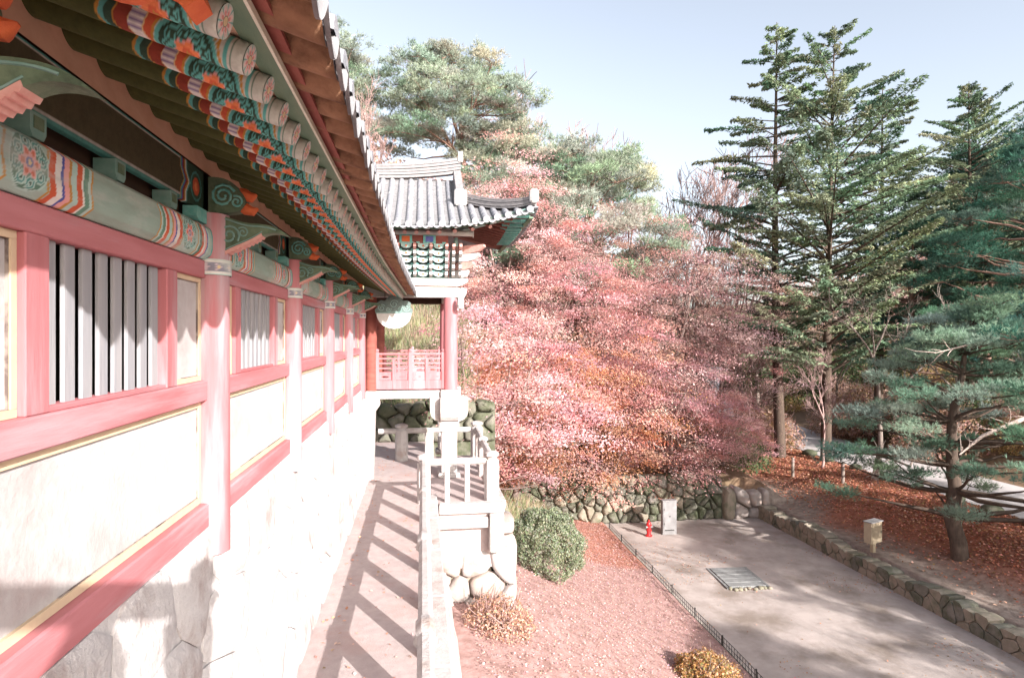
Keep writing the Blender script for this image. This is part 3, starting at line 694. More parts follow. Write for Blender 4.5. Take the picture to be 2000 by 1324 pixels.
for (p, q) in zip(lowp[:-1], lowp[1:]):
    d = np.array(q) - np.array(p); m = (np.array(p) + np.array(q)) / 2
    scal.prism([p, (m[0] + .002, m[1] - .010), q, (q[0] - .006, q[1] + .018), (p[0] - .006, p[1] + .018)], 1, -.049, .049)
scal_me = scal.mesh('bracket_underside', PINKP)
curl = MB()
for sy in (-.047, .047):
    spiral(curl, -1.365, .715, .075, sy, 1.7, .008, 0, -.6); spiral(curl, -1.27, .735, .040, sy, 1.4, .006, 0, 2.4, -1)
    top2 = [(x, sy, z - .018) for x, z in wing_top if x < -1.03]; curl.tube(top2, .006, 5, 0)
    curl.tube([(x, sy, z + .030) for x, z in wing_bot if -1.40 < x < -1.12], .004, 5, 0)
curl_me = curl.mesh('bracket_curls', TEALD)
up_out = bez([(-1.50, 1.12), (-1.40, 1.13), (-1.33, 1.10), (-1.28, 1.02), (-1.24, .98), (-1.24, .92), (-1.30, .885), (-1.36, .87), (-1.42, .866), (-1.50, .866)])
up_me = MB().prism(up_out + [(-1.50, .866)], 1, -.055, .055).mesh('upper_bracket', BGREEN)
uc = MB()
for sy in (-.057, .057): spiral(uc, -1.40, .99, .085, sy, 2.0, .010, 0, .4); spiral(uc, -1.31, .95, .045, sy, 1.5, .008, 0, 2.0, -1)
uc_me = uc.mesh('upper_bracket_curls', TEAL)
bud = MB()
for (x, z, rr, ry) in ((-1.26, 1.00, .05, 0), (-1.25, .90, .045, 0)):
    bud.tube([(x - .05, 0, z + .03), (x - .01, 0, z + .01), (x + .04, 0, z - .005), (x + .075, 0, z + .015)], [rr * .7, rr, rr * .75, .008], 8)
bud_me = bud.mesh('lotus_bud', ORANGE, True)
arm_me = MB().prism([(-.30, .80), (-.26, .775), (.26, .775), (.30, .80), (.30, .868), (-.30, .868)], 0, -1.58, -1.49).mesh('cross_arm', TEAL)
for y in POST_Y:
    wng = link('wing_bracket', wing_me, cor, True, (0, y, 0)); link('bracket_underside', scal_me, wng, False); link('bracket_curls', curl_me, wng, False)
    ub = link('upper_bracket', up_me, cor, True, (0, y, 0)); link('bracket_curls', uc_me, ub, False); link('lotus_bud', bud_me, ub, False)
    link('cross_arm', arm_me, cor, True, (0, y, 0))
# carved red bracket end hanging under the eave at the near corner
nb = bez([(-1.20, 1.13), (-1.02, 1.08), (-.95, .985), (-.85, .985), (-.80, .985), (-.80, 1.02), (-.745, 1.01), (-.70, .995), (-.70, .945), (-.665, .93)])
nb += [(-.63, .975), (-.66, 1.06), (-.72, 1.13), (-1.2, 1.2)]
hb = MB().prism(nb, 1, 1.86, 1.96).build('hanging_bracket', ORANGE, cor); MB().prism([(x + .012, z + .05) for x, z in nb[10:30]] + [(-.70, 1.11), (-.95, 1.11)], 1, 1.852, 1.858).build('pink_face', PINKP, hb)
# short end bay where the corridor meets the pavilion
for nm, z0, z1, x1, mt in (('plaster_panel', -1.34, .4, -1.545, PLASTER), ('upper_rail', .401, .522, -1.50, REDH), ('tie_beam', .525, .77, -1.47, TEALL), ('purlin_board', .875, 1.155, -1.53, BGREEN)):
    MB().box(-1.60, x1, POST_Y[-1] + .105, 16.15, z0, z1).build(nm, mt, cor)

# ------------------------------------------------------------------ the pavilion at the end of the walkway
PY = 16.3
pav = thing('pavilion', (.0, 18, PATH_Z), 'open pavilion with grey tiled hip roof, turquoise brackets and one tall stone pillar', 'pavilion')
PALEB = M('pale_header_paint', (.48, .49, .46), (.42, .45, .42), 6, .8, .2, 40, (.2, 1, 1), c3=(.42, .34, .31), s3=2)
for (px, py) in ((.70, PY), (.70, 19.6)):
    p = MB().box(px - .21, px + .21, py - .21, py + .21, PATH_Z + .12, -2.42, 0, .03).build('stone_pillar', STONEW, pav)
    MB().box(px - .29, px + .29, py - .29, py + .29, PATH_Z - .01, PATH_Z + .125, 0, .03).build('pillar_base', STONEW, p)
    arm = [(-.50, -1.63), (-.50, -1.98), (-.47, -2.12), (-.38, -2.22), (-.26, -2.27), (-.26, -2.52), (.26, -2.52), (.26, -2.27), (.38, -2.22), (.47, -2.12), (.50, -1.98), (.50, -1.63)]
    MB().prism([(px + a, z) for a, z in arm], 1, py - .24, py + .24).build('stone_bracket', STONEW, p)
    MB().prism([(py + a, z + .003) for a, z in arm], 0, px - .235, px + .235).build('stone_bracket', STONEW, p)
    MB().box(px - .23, px + .30, py - .26, py + .26, -1.628, -1.44, 0, .02).build('cap_block', STONEW, p)
MB().box(-1.46, .46, PY - .17, PY + .17, -1.66, -1.45, 0, .015).build('floor_beam', STONEW, pav)
MB().box(-1.46, .46, 19.45, 19.75, -1.66, -1.45, 0, .015).build('floor_beam', STONEW, pav)
MB().box(.56, .86, PY + .27, 19.3, -1.66, -1.45, 0, .015).build('floor_beam', STONEW, pav)
MB().box(-1.5, .84, PY + .18, 19.4, -1.50, -1.42).build('floor', REDW, pav)
MB().prism([(-1.50, PATH_Z), (-1.26, PATH_Z), (-1.22, -2.0), (-1.10, -1.82), (-1.10, -1.661), (-1.50, -1.661)], 1, PY - .2, PY + .2).build('stone_abutment', STONEW, pav)
colp = [(.19, -1.44), (.188, -.3), (.178, 1.0)]
for (x, y, sc_, mt) in ((.74, PY, 1, RED), (.74, 19.6, 1, RED), (-1.33, PY, .8, REDW), (-1.33, 19.6, .8, REDW)):  # left columns take a darker red, standing for the corridor eave's shadow
    MB().lathe([(r * sc_, z) for r, z in colp], x, y, 22).build('column', mt, pav, True)
# red railing between the columns
def pav_rail(y, x0, x1, ax='x'):
    rl = MB().box(x0, x1, y - .05, y + .05, -1.42, -1.18, 0, .008).build('railing_base', RED, pav)
    n = 4
    for k in range(n + 1):
        x = x0 + (x1 - x0) * k / n; big = k % 2 == 0; hw = .055 if big else .04
        MB().box(x - hw, x + hw, y - .06, y + .06, -1.415, -.44 if big else -.60, 0, .01).build('railing_post', RED, rl)
        if big: MB().lathe([(.035, -.44), (.055, -.41), (.05, -.37), (.015, -.345)], x, y, 10).build('post_knob', RED, rl, True)
    MB().tube([(x0, y, -.49), (x1, y, -.49)], .032, 8).build('handrail', RED, rl, True)
    for z in (-.61, -.735, -.865, -.985): MB().box(x0, x1, y - .018, y + .018, z - .020, z + .020).build('rail_bar', RED, rl)
    for k in range(n):                      # panel with a cloud shaped opening: frame of four pieces
        a = x0 + (x1 - x0) * k / n + .05; b = x0 + (x1 - x0) * (k + 1) / n - .05; m = (a + b) / 2; hw = (b - a) * .28
        out = [(m + hw * math.cos(t) * (1 + .12 * math.cos(6 * t)), -1.09 + .028 * math.sin(t)) for t in np.linspace(0, 2 * math.pi, 17)[:-1]]
        fr = [(b, -1.09), (b, -1.01), (m, -1.01), (a, -1.01), (a, -1.09), (a, -1.175), (m, -1.175), (b, -1.175)]
        mb = MB(); vs = []
        for q in (y - .012, y + .012): vs += [(u, q, z) for u, z in out] + [(u, q, z) for u, z in fr]
        fs = []
        for o in (0, 24):
            for i in range(16):
                j = (i + 1) % 16; fi = 16 + (i // 2); fj = 16 + ((i // 2 + (1 if i % 2 else 0)) % 8)
                fs.append((o + i, o + j, o + fj, o + fi) if fi != fj else (o + i, o + j, o + fi))
        for i in range(16): fs.append((i, (i + 1) % 16, 24 + (i + 1) % 16, 24 + i))
        mb.add(vs, fs).build('railing_panel', RED, rl)
pav_rail(PY - .02, -1.18, .55); pav_rail(19.6, -1.18, .55)
# header beams
MB().box(-1.5, .96, PY - .16, PY + .16, 1.0, 1.285, 0, .015).build('header_beam', PALEB, pav)
MB().box(-1.5, 1.02, PY - .175, PY + .175, 1.288, 1.302).build('header_line', ORANGE, pav)
MB().prism([(-1.5, 1.304), (1.00, 1.304), (1.20, 1.42), (1.20, 1.50), (-1.5, 1.50)], 1, PY - .22, PY + .22).build('plate_beam', PALEB, pav)
MB().box(.60, .90, PY + .23, 19.8, 1.0, 1.28, 0, .015).build('header_beam', PALEB, pav); MB().box(.53, .97, PY + .23, 19.9, 1.305, 1.495, 0, .01).build('plate_beam', PALEB, pav)
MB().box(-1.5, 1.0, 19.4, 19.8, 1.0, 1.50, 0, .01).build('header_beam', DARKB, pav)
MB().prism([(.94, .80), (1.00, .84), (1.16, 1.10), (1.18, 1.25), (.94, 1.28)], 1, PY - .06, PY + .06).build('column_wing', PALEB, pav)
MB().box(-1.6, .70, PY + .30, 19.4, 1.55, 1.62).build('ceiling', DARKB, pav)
# bracket clusters: four tiers stepping outwards
def arm_outline(x0, x1, z0, z1):
    h = z1 - z0; return [(x0, z1), (x0, z0 + .45 * h), (x0 + .05, z0 + .15 * h), (x0 + .12, z0), (x1 - .12, z0), (x1 - .05, z0 + .15 * h), (x1, z0 + .45 * h), (x1, z1)]
PB = PY - .10
MB().box(-1.6, .66, PB + .02, PB + .10, 1.50, 2.62).build('bracket_wall', TEALD, pav)
MB().box(.86, .94, PB + .11, 19.7, 1.50, 2.62).build('bracket_wall', TEALL, pav)
for cx in (-1.25, -.83, -.41, .02, .42):                # turquoise cross arms between the tongue stacks
    for t in range(5):
        y = PB - .02 - .09 * t; z = 1.54 + .172 * t; hw = .135 + .025 * (t % 2)
        a = MB().prism(arm_outline(cx - hw, cx + hw, z, z + .128), 1, y - .09, y).build('bracket_arm', PALET, pav)
        MB().prism(arm_outline(cx - hw + .015, cx + hw - .015, z + .016, z + .115), 1, y - .094, y - .091).build('arm_face', TEALL, a)
        for s in (-1, 1):
            MB().prism([(cx + s * hw - .035, z + .129), (cx + s * hw + .035, z + .129), (cx + s * hw + .048, z + .148), (cx + s * hw + .048, z + .169), (cx + s * hw - .048, z + .169), (cx + s * hw - .048, z + .148)], 1, y - .10, y + .01).build('bearing_block', TEAL, a)
        MB().tube([(cx, y - .11, z + .065), (cx, y - .093, z + .065)], [.024, .028], 8).build('flower_boss', ORANGE, a, True)
def tongue(x, n=5, z0=1.53, dx=0.0, wd=.075):
    for t in range(n):
        z = z0 + .172 * t; y = PB - .10 - .092 * t; xx = x + dx * t
        tip = [(y + .25, z + .158), (y - .03, z + .158), (y - .12, z + .12), (y - .16, z + .05), (y - .11, z + .025), (y - .02, z), (y + .25, z)]
        o = MB().prism(tip, 0, xx - wd / 2, xx + wd / 2).build('bracket_tongue', WHITEP if t < 4 else PINKP, pav)
        MB().box(xx - wd / 2 - .004, xx + wd / 2 + .004, y - .10, y + .10, z + .068, z + .092).build('tongue_band', (PINKP, TEALL, PALET, TEALL, ORANGE)[t], o)
for x in (-1.04, -.62, -.195, .22, .62, .80, .98): tongue(x)
for t in range(4):                           # diagonal corner arms sweeping up to the right
    z = 1.52 + .215 * t; r = .35 + .17 * t; c, s = .80, -.60
    o = Vector((.92, PB + .05, 0)); e = o + Vector((c, s, 0)) * r; nrm = Vector((-s, c, 0)) * .055
    vs = []
    for q in (nrm, -nrm):
        for (k, zz) in ((-.1, z), (r * .55, z), (r * .8, z + .03), (r, z + .14), (r * .97, z + .20), (-.1, z + .20)): p = o + Vector((c, s, 0)) * k + q; vs.append((p.x, p.y, zz))
    MB().add(vs, [(0, 1, 2, 3, 4, 5), (11, 10, 9, 8, 7, 6)] + [(i, i + 6, (i + 1) % 6 + 6, (i + 1) % 6) for i in range(6)]).build('corner_arm', (WHITEP, PINKP, WHITEP, PINKP)[t], pav)
for k, x in enumerate((-.95, -.42, .18)):    # red and blue painted panels under the purlin
    p = MB().box(x - .16, x + .16, PB - .47, PB - .43, 2.36, 2.57).build('painted_panel', TEAL, pav)
    MB().box(x - .10, x + .10, PB - .475, PB - .471, 2.39, 2.54).build('panel_field', (ORANGE, ORANGE, BLUEP)[k], p)
MB().box(-1.6, .66, PB - .43, PB - .36, 2.34, 2.59).build('purlin_board', REDW, pav)
MB().tube([(-1.6, PB - .42, 2.64), (1.30, PB - .42, 2.64)], .075, 12).build('purlin', PALEB, pav, True)
MB().tube([(1.30, PB - .425, 2.64), (1.315, PB - .425, 2.64)], .11, 14).build('purlin_end', PALEB, pav, True)
# roof surface of the pavilion
EY = 14.9; RIDY = 18.2; RIDZ = 4.62; CX = 2.85; GX = 1.0; HY = 16.75
def eave_front(x):
    k = max(0, (x + .4) / (CX + .4)); return (EY - .10 * k ** 2, 2.70 + .50 * k ** 2.3)
def front(x, y):
    ye, ze = eave_front(x); t = (y - ye) / (RIDY - ye); return ze + (RIDZ - ze) * (.72 * t + .28 * t * t)
def hip_y(x): return EY - .1 + (CX - x) / (CX - GX) * (HY - EY + .1)
V = []; F = []
xs_ = list(np.linspace(-3.6, GX, 24)) + list(np.linspace(GX + .08, CX, 12)); nt_ = 9
for x in xs_:
    ye, ze = eave_front(x); yt = RIDY if x <= GX else max(ye + .01, hip_y(x))
    for k in range(nt_):
        y = ye + (yt - ye) * k / (nt_ - 1); V.append((x, y, front(x, y) - .03))
for i in range(len(xs_) - 1):
    for k in range(nt_ - 1): F.append((i * nt_ + k, (i + 1) * nt_ + k, (i + 1) * nt_ + k + 1, i * nt_ + k + 1))
rf = link('roof', npmesh('roof', V, F, TILED, smooth=True), pav)
def side_z(x, y):      # right hand slope
    d = abs(y - RIDY) / (RIDY - EY + .1); ze = 2.92 + .28 * d ** 2.3; t = (CX - x) / (CX - GX); return ze + (3.86 - ze) * (.8 * t + .2 * t * t)
V = []; F = []; ys_ = list(np.linspace(EY - .1, 2 * RIDY - EY + .1, 24)); 
for y in ys_:
    d = abs(y - RIDY); xh = CX - max(0, 1 - max(0, d - (RIDY - HY)) / (HY - EY + .1)) * (CX - GX)
    for k in range(6): x = CX + (xh - CX) * k / 5; V.append((x, y, side_z(x, y) - .03))
for i in range(len(ys_) - 1):
    for k in range(5): F.append((i * 6 + k, (i + 1) * 6 + k, (i + 1) * 6 + k + 1, i * 6 + k + 1))
link('side_roof', npmesh('side_roof', V, F, TILED, smooth=True), pav)
MB().add([(-3.6, RIDY, RIDZ), (GX, RIDY, RIDZ), (GX, 2 * RIDY - HY, 3.86), (CX, 2 * RIDY - EY, 3.1), (-3.6, 2 * RIDY - EY, 2.7)], [(0, 1, 2, 3, 4)]).build('rear_roof', TILED, pav)
MB().add([(GX - .02, HY - .4, 3.6), (GX - .02, 2 * RIDY - HY + .4, 3.6), (GX - .02, RIDY, RIDZ + .1)], [(0, 1, 2)]).build('gable', REDW, pav)
# cover tile rows with rounded ends, pan tiles between
for k in range(-8, 15):
    x = -1.14 + .27 * k
    if x > CX - .1: break
    ye, ze = eave_front(x); yt = RIDY - .1 if x <= GX + .05 else hip_y(x) - .05
    if yt - ye < .12: continue
    mb = MB(); n = max(2, int((yt - ye) / .27)); m = 9
    for i in range(n):
        a, b = ye + (yt - ye) * i / n, ye + (yt - ye) * (i + 1) / n + .01; rr = (.083, .076)
        ring = [[(x + r * math.cos(t), y, front(x, y) - .02 + r * math.sin(t)) for t in np.linspace(-.2, math.pi + .2, m)] for y, r in ((a, .083), (b, .076))]
        mb.add(ring[0] + ring[1], [(j, j + 1, m + j + 1, m + j) for j in range(m - 1)] + [tuple(range(m))])
    o = mb.build('cover_tile_row', TILE, rf, True)
    MB().tube([(x, ye - .03, front(x, ye) - .005), (x, ye + .01, front(x, ye))], .088, 14).build('round_end_tile', TILE, o, True)
    x2 = x + .135; ye2, ze2 = eave_front(x2)
    mb = MB(); A = np.linspace(-1, 1, 9)
    top = [(x2 + a * .115, ye2 - .02, front(x2, ye2) + .035 * a * a - .05) for a in A]; bot = [(p[0], p[1] - .015, p[2] - .065 + .05 * abs(a) ** 1.5) for p, a in zip(top, A)]
    mb.add(top + bot + [(p[0], p[1] + .02, p[2]) for p in top] + [(p[0], p[1] + .02, p[2]) for p in bot], [(i, i + 1, 9 + i + 1, 9 + i) for i in range(8)] + [(18 + i, 18 + i + 1, 27 + i + 1, 27 + i) for i in range(8)] + [(9 + i, 10 + i, 28 + i, 27 + i) for i in range(8)])
    if x2 < CX - .15: mb.build('drip_tile', TILE, rf, True)
for k in range(24):
    y = EY + .15 + .27 * k
    if y > 2 * RIDY - EY - .1: break
    d = abs(y - RIDY); xh = CX - max(0, 1 - max(0, d - (RIDY - HY)) / (HY - EY + .1)) * (CX - GX)
    if CX - xh < .15: continue
    MB().tube([(CX + .02 + (xh - CX) * i / 4, y, side_z(CX + (xh - CX) * i / 4, y) + .01) for i in range(5)], .078, 8).build('cover_tile_row', TILE, rf, True)
# stacked ridges
def ridge(name, pts, wd, hs, mat, parent):
    pts = [Vector(p) for p in pts]; r0 = None
    for c in range(5):
        mb = MB(); off = 0; wv = wd * (1 if c % 2 else .86)
        for i in range(len(pts) - 1):
            a, b = pts[i], pts[i + 1]; d = (b - a); nrm = Vector((-d.y, d.x, 0)).normalized() * wv / 2
            ha, hb_ = hs[i] / 5, hs[i + 1] / 5
            za, zb = Vector((0, 0, ha * c)), Vector((0, 0, hb_ * c)); ta, tb = Vector((0, 0, ha * (c + .80))), Vector((0, 0, hb_ * (c + .80)))
            vs = [a + nrm + za, a - nrm + za, b - nrm + zb, b + nrm + zb, a + nrm + ta, a - nrm + ta, b - nrm + tb, b + nrm + tb]
            mb.add(vs, [(0, 1, 2, 3), (4, 7, 6, 5), (0, 3, 7, 4), (1, 5, 6, 2), (0, 4, 5, 1), (3, 2, 6, 7)])
        o = mb.build(name if r0 is None else 'ridge_course', mat, parent if r0 is None else r0); r0 = r0 or o
    return r0
TILEP = M('pale_ridge_tile', (.27, .25, .25), (.19, .18, .185), 9, .8, .3, 40)
ridge('main_ridge', [(x, RIDY, RIDZ - .03 + .22 * max(0, (x + 1.6) / 2.6) ** 2) for x in np.linspace(-3.6, 1.12, 12)], .26, [.36 + .12 * k / 11 for k in range(12)], TILEP, pav)
ridge('gable_ridge', [(GX + .02, y, front(GX, min(y, RIDY)) + .02) for y in np.linspace(RIDY - .05, HY - .25, 7)], .24, [.34] * 7, TILEP, pav)
MB().box(GX - .15, GX + .19, HY - .40, HY - .255, front(GX, HY - .3) - .02, front(GX, HY - .3) + .42, 0, .04).build('ridge_end_block', WHITEP, pav)
MB().prism([(RIDY - .16, 5.15), (RIDY - .16, 5.42), (RIDY, 5.50), (RIDY + .16, 5.42), (RIDY + .16, 5.15)], 0, 1.06, 1.19).build('ridge_end_tile', WHITEP, pav)
hp = [(GX + .15 + (CX - .10 - GX - .15) * t, hip_y(GX + .15 + (CX - .10 - GX - .15) * t), 0) for t in np.linspace(0, 1, 9)]
hp = [(x, y, front(x, y) + .0 + .05 * (i / 8) ** 2) for i, (x, y, _) in enumerate(hp)]
ridge('hip_ridge', hp, .22, [.30 - .08 * i / 8 for i in range(9)], TILEP, pav)
MB().box(CX - .22, CX + .0, EY - .18, EY + .05, 3.28, 3.62, 0, .05).build('ridge_end_block', WHITEP, pav)
# rafters of the pavilion eaves
for k in range(11):
    x = -1.60 + .29 * k; fan = max(0, x - .55) * .55
    ye, ze = eave_front(x + fan)
    p0 = Vector((x + fan, ye + .55, ze - .11)); p1 = Vector((x, PY + .2, ze + .42))
    r = MB().tube([p0, p1], .050, 10).build('rafter', REDW, pav, True); d = (p1 - p0).normalized()
    MB().tube([p0 - d * .012, p0 - d * .002], .051, 12).build('rafter_end', PINKP, r, True)
    q0 = Vector((x + fan * 1.15, ye + .16, ze - .055)); q1 = Vector((x + fan * .95, ye + .75, ze + .11)); d = (q1 - q0); s = Vector((.042, 0, 0)); u = Vector((0, 0, .042))
    vs = [q0 - s - u, q0 + s - u, q0 + s + u, q0 - s + u, q1 - s - u, q1 + s - u, q1 + s + u, q1 - s + u]
    o = MB().add(vs, [(0, 1, 2, 3), (4, 7, 6, 5), (0, 4, 5, 1), (1, 5, 6, 2), (2, 6, 7, 3), (3, 7, 4, 0)]).build('flying_rafter', TEAL, pav)
    MB().box(q0.x - .046, q0.x + .046, q0.y - .012, q0.y - .002, q0.z - .046, q0.z + .046).build('rafter_end', WHITEP, o)
for k in range(12):                          # right hand eave
    y = EY + .75 + .29 * k; d = abs(y - RIDY) / (RIDY - EY); fan = max(0, 1.6 - (y - EY)) * .45; ze = 2.92 + .28 * d ** 2.3
    xi = max(.95, CX - (y - EY) * (CX - .8) / (PY - EY) + .1)
    if xi > CX - .7: continue
    MB().tube([(CX - .60, y - fan, ze - .12), (xi, y, ze - .12 + .26 * (CX - .6 - xi))], .05, 8).build('rafter', REDD, pav, True)
    MB().box(CX - .75, CX - .16, y - fan * 1.2 - .042, y - fan * 1.2 + .042, ze - .10, ze - .02).build('flying_rafter', TEAL, pav)
    MB().box(CX - .158, CX - .148, y - fan * 1.2 - .046, y - fan * 1.2 + .046, ze - .104, ze - .016).build('rafter_end', WHITEP, pav)
def eave_strip(name, dy, dz, wd, ht, mat):
    mb = MB(); X_ = np.linspace(-3.6, CX - .12, 22)
    for a, b in zip(X_[:-1], X_[1:]):
        (ya, za), (yb, zb) = eave_front(a), eave_front(b); za += dz; zb += dz; ya += dy; yb += dy
        mb.add([(a, ya, za), (b, yb, zb), (b, yb + wd, zb + .3 * wd), (a, ya + wd, za + .3 * wd), (a, ya, za + ht), (b, yb, zb + ht), (b, yb + wd, zb + .3 * wd + ht), (a, ya + wd, za + .3 * wd + ht)],
               [(0, 3, 2, 1), (4, 5, 6, 7), (0, 1, 5, 4), (2, 3, 7, 6)])
    return mb.build(name, mat, pav)
eave_strip('eave_board', .13, -.012, .10, .04, GREENB); eave_strip('eave_board', .50, -.05, .10, .045, GREENB)
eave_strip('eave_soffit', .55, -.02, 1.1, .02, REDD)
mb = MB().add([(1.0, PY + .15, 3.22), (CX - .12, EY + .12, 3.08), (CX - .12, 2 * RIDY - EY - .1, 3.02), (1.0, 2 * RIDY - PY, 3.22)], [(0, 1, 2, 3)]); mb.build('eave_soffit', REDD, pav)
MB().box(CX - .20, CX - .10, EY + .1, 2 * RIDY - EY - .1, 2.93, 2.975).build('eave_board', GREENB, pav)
c0, c1 = Vector((.8, PY, 2.72)), Vector((CX - .12, EY + .02, 3.06)); dr = (c1 - c0); nrm = Vector((-dr.y, dr.x, 0)).normalized() * .085; u = Vector((0, 0, .16))
vs = [c0 + nrm, c0 - nrm, c1 - nrm * .9, c1 + nrm * .9, c0 + nrm + u, c0 - nrm + u, c1 - nrm * .9 + u * .8, c1 + nrm * .9 + u * .8]
MB().add(vs, [(0, 1, 2, 3), (4, 7, 6, 5), (0, 3, 7, 4), (1, 5, 6, 2), (0, 4, 5, 1), (3, 2, 6, 7)]).build('corner_beam', TEALL, pav)

# bronze cloud plate hanging in the pavilion, lantern on the column
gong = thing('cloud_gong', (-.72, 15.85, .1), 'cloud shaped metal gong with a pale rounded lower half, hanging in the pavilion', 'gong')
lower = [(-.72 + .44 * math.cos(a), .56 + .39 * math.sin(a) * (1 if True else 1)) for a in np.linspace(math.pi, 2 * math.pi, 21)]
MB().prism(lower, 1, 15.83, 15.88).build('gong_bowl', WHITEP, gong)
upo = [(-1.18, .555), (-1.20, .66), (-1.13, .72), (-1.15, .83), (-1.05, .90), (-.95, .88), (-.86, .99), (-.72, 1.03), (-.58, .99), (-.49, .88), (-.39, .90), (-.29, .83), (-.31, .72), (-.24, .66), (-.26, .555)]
go = MB().prism(upo, 1, 15.835, 15.875).build('cloud_plate', BRONZE, gong)  # dark green upper half also carries the eave's shadow in its colour
mb = MB()
for cx, cz, R, s in ((-1.03, .70, .10, 1), (-.86, .66, .07, -1), (-.72, .80, .11, 1), (-.56, .66, .07, 1), (-.41, .70, .10, -1)): spiral(mb, cx, cz, R, 15.832, 1.6, .008, 0, .5, s)
mb.tube([(-1.16, 15.832, .575), (-.72, 15.832, .59), (-.28, 15.832, .575)], .010, 5)
tag(mb.build('cloud_relief', TEALL, go), kind='stuff')
MB().lathe([(.05, 0), (.03, .02), (.01, .025)], 0, 0, 12).build('striking_boss', WHITEP, gong, True, False).matrix_local = Matrix.Translation((0, -.02, .30)) @ Matrix.Rotation(math.pi / 2, 4, 'X')
for x in (-.95, -.49): MB().tube([(x, 15.855, .87), (x, 15.9, 1.3)], .008, 5).build('chain', BLACKM, gong)
lan = thing('hanging_lantern', (.99, 15.95, .68), 'small white lantern hanging beside the red pavilion column', 'lantern')
MB().lathe([(.03, .68), (.08, .70), (.09, .76), (.09, .92), (.06, .99), (.02, 1.02)], .99, 15.95, 12).build('shade', WHITEP, lan, True)
MB().tube([(.99, 15.95, 1.01), (.99, 15.97, 1.32)], .008, 5).build('hook', BLACKM, lan)
MB().lathe([(.092, .755), (.095, .765), (.092, .775)], .99, 15.95, 12).build('band', METAL, lan)

# ------------------------------------------------------------------ vegetation helpers
def tubes_np(paths, n):
    """paths: list of (pts (k,3), radii (k)); returns V, F (quads)"""
    Vs, Fs, off = [], [], 0; a = np.linspace(0, 2 * math.pi, n, endpoint=False); ca, sa = np.cos(a), np.sin(a)
    for pts, rad in paths:
        pts = np.asarray(pts, float); k = len(pts); d = np.gradient(pts, axis=0); d /= np.linalg.norm(d, axis=1, keepdims=True) + 1e-9
        ref = np.array([0, 0, 1.]) if abs(d[0, 2]) < .8 else np.array([1., 0, 0])
        u = np.cross(d, ref); u /= np.linalg.norm(u, axis=1, keepdims=True) + 1e-9; v = np.cross(u, d)
        R = pts[:, None] + np.asarray(rad)[:, None, None] * (u[:, None] * ca[None, :, None] + v[:, None] * sa[None, :, None])
        Vs.append(R.reshape(-1, 3)); i = np.arange(k - 1)[:, None] * n + np.arange(n)[None]; j = np.arange(k - 1)[:, None] * n + (np.arange(n)[None] + 1) % n
        Fs.append(np.stack([i, j, j + n, i + n], -1).reshape(-1, 4) + off); off += k * n
    return np.concatenate(Vs), np.concatenate(Fs)
def wood(name, thick, thin, mat, n1=8, n2=4):
    parts = []
    if thick: parts.append(tubes_np(thick, n1))
    if thin: parts.append(tubes_np(thin, n2))
    V = np.concatenate([p[0] for p in parts]); o = 0; F = []
    for p in parts: F.append(p[1] + o); o += len(p[0])
    return npmesh(name, V, np.concatenate(F), mat, smooth=True)
def unit(v): return v / (np.linalg.norm(v, axis=-1, keepdims=True) + 1e-9)
def leaves_np(P, size, nrm, tilt, col, r, asp=.62):
    """diamond leaves at P, facing nrm with random tilt"""
    N = len(P); nn = unit(np.broadcast_to(nrm, (N, 3)) + r.normal(0, tilt, (N, 3))); t = unit(np.cross(nn, r.normal(0, 1, (N, 3)))); b = np.cross(nn, t)
    s = (size * r.uniform(.6, 1.3, N))[:, None]
    V = np.stack([P - t * s * .5, P + b * s * asp * .5 + nn * s * .08, P + t * s * .5, P - b * s * asp * .5 + nn * s * .08], 1).reshape(-1, 3)
    F = np.arange(4 * N).reshape(-1, 4); return V, F, np.repeat(col, 4, 0)
def needles_np(P, ax, L, wd, K, col, r, spread=.75):
    """tufts of needles: K thin blades at every P fanning round the axis"""
    N = len(P); p = np.repeat(P, K, 0); d = unit(np.repeat(np.broadcast_to(ax, (N, 3)), K, 0) + r.normal(0, spread, (N * K, 3)))
    t = unit(np.cross(d, r.normal(0, 1, d.shape))); l = (L * r.uniform(.7, 1.2, N * K))[:, None]
    V = np.stack([p - t * wd * .5, p + t * wd * .5, p + d * l], 1).reshape(-1, 3); return V, np.arange(3 * N * K).reshape(-1, 3), np.repeat(np.repeat(col, K, 0), 3, 0)
def pick(r, pal, n, jit=.12):
    c = np.array(pal)[r.integers(0, len(pal), n)]; return np.clip(c * (1 + r.normal(0, jit, (n, 1))) * (1 + r.normal(0, jit * .4, (n, 3))), .004, .95)
def curve(p0, p1, r, bend=.12, k=5, lift=0.0):
    p0 = np.array(p0, float); p1 = np.array(p1, float); L = np.linalg.norm(p1 - p0); t = np.linspace(0, 1, k)[:, None]
    off = r.normal(0, bend * L, 3) + np.array([0, 0, lift * L]); return p0 + (p1 - p0) * t + off * (4 * t * (1 - t)) * .5 + r.normal(0, .012 * L, (k, 3)) * (t * (1 - t) * 4)
def connect(stems, pads, r, r0=.045, lift=-.05, kmin=.0):
    """a branch from the nearest lower stem point out to every pad"""
    S = np.concatenate([p for p, _ in stems]); Rr = np.concatenate([q for _, q in stems]); out = []
    for c in pads:
        d = np.linalg.norm(S - c, axis=1) + np.where(S[:, 2] > c[2] - kmin, 3.0 + (S[:, 2] - c[2]), 0); i = int(np.argmin(d)); L = np.linalg.norm(S[i] - c)
        ra = min(Rr[i] * .7, r0 * (.5 + L / 3)); out.append((curve(S[i], c, r, .10, 6, lift), np.linspace(ra, .010, 6)))
    return out

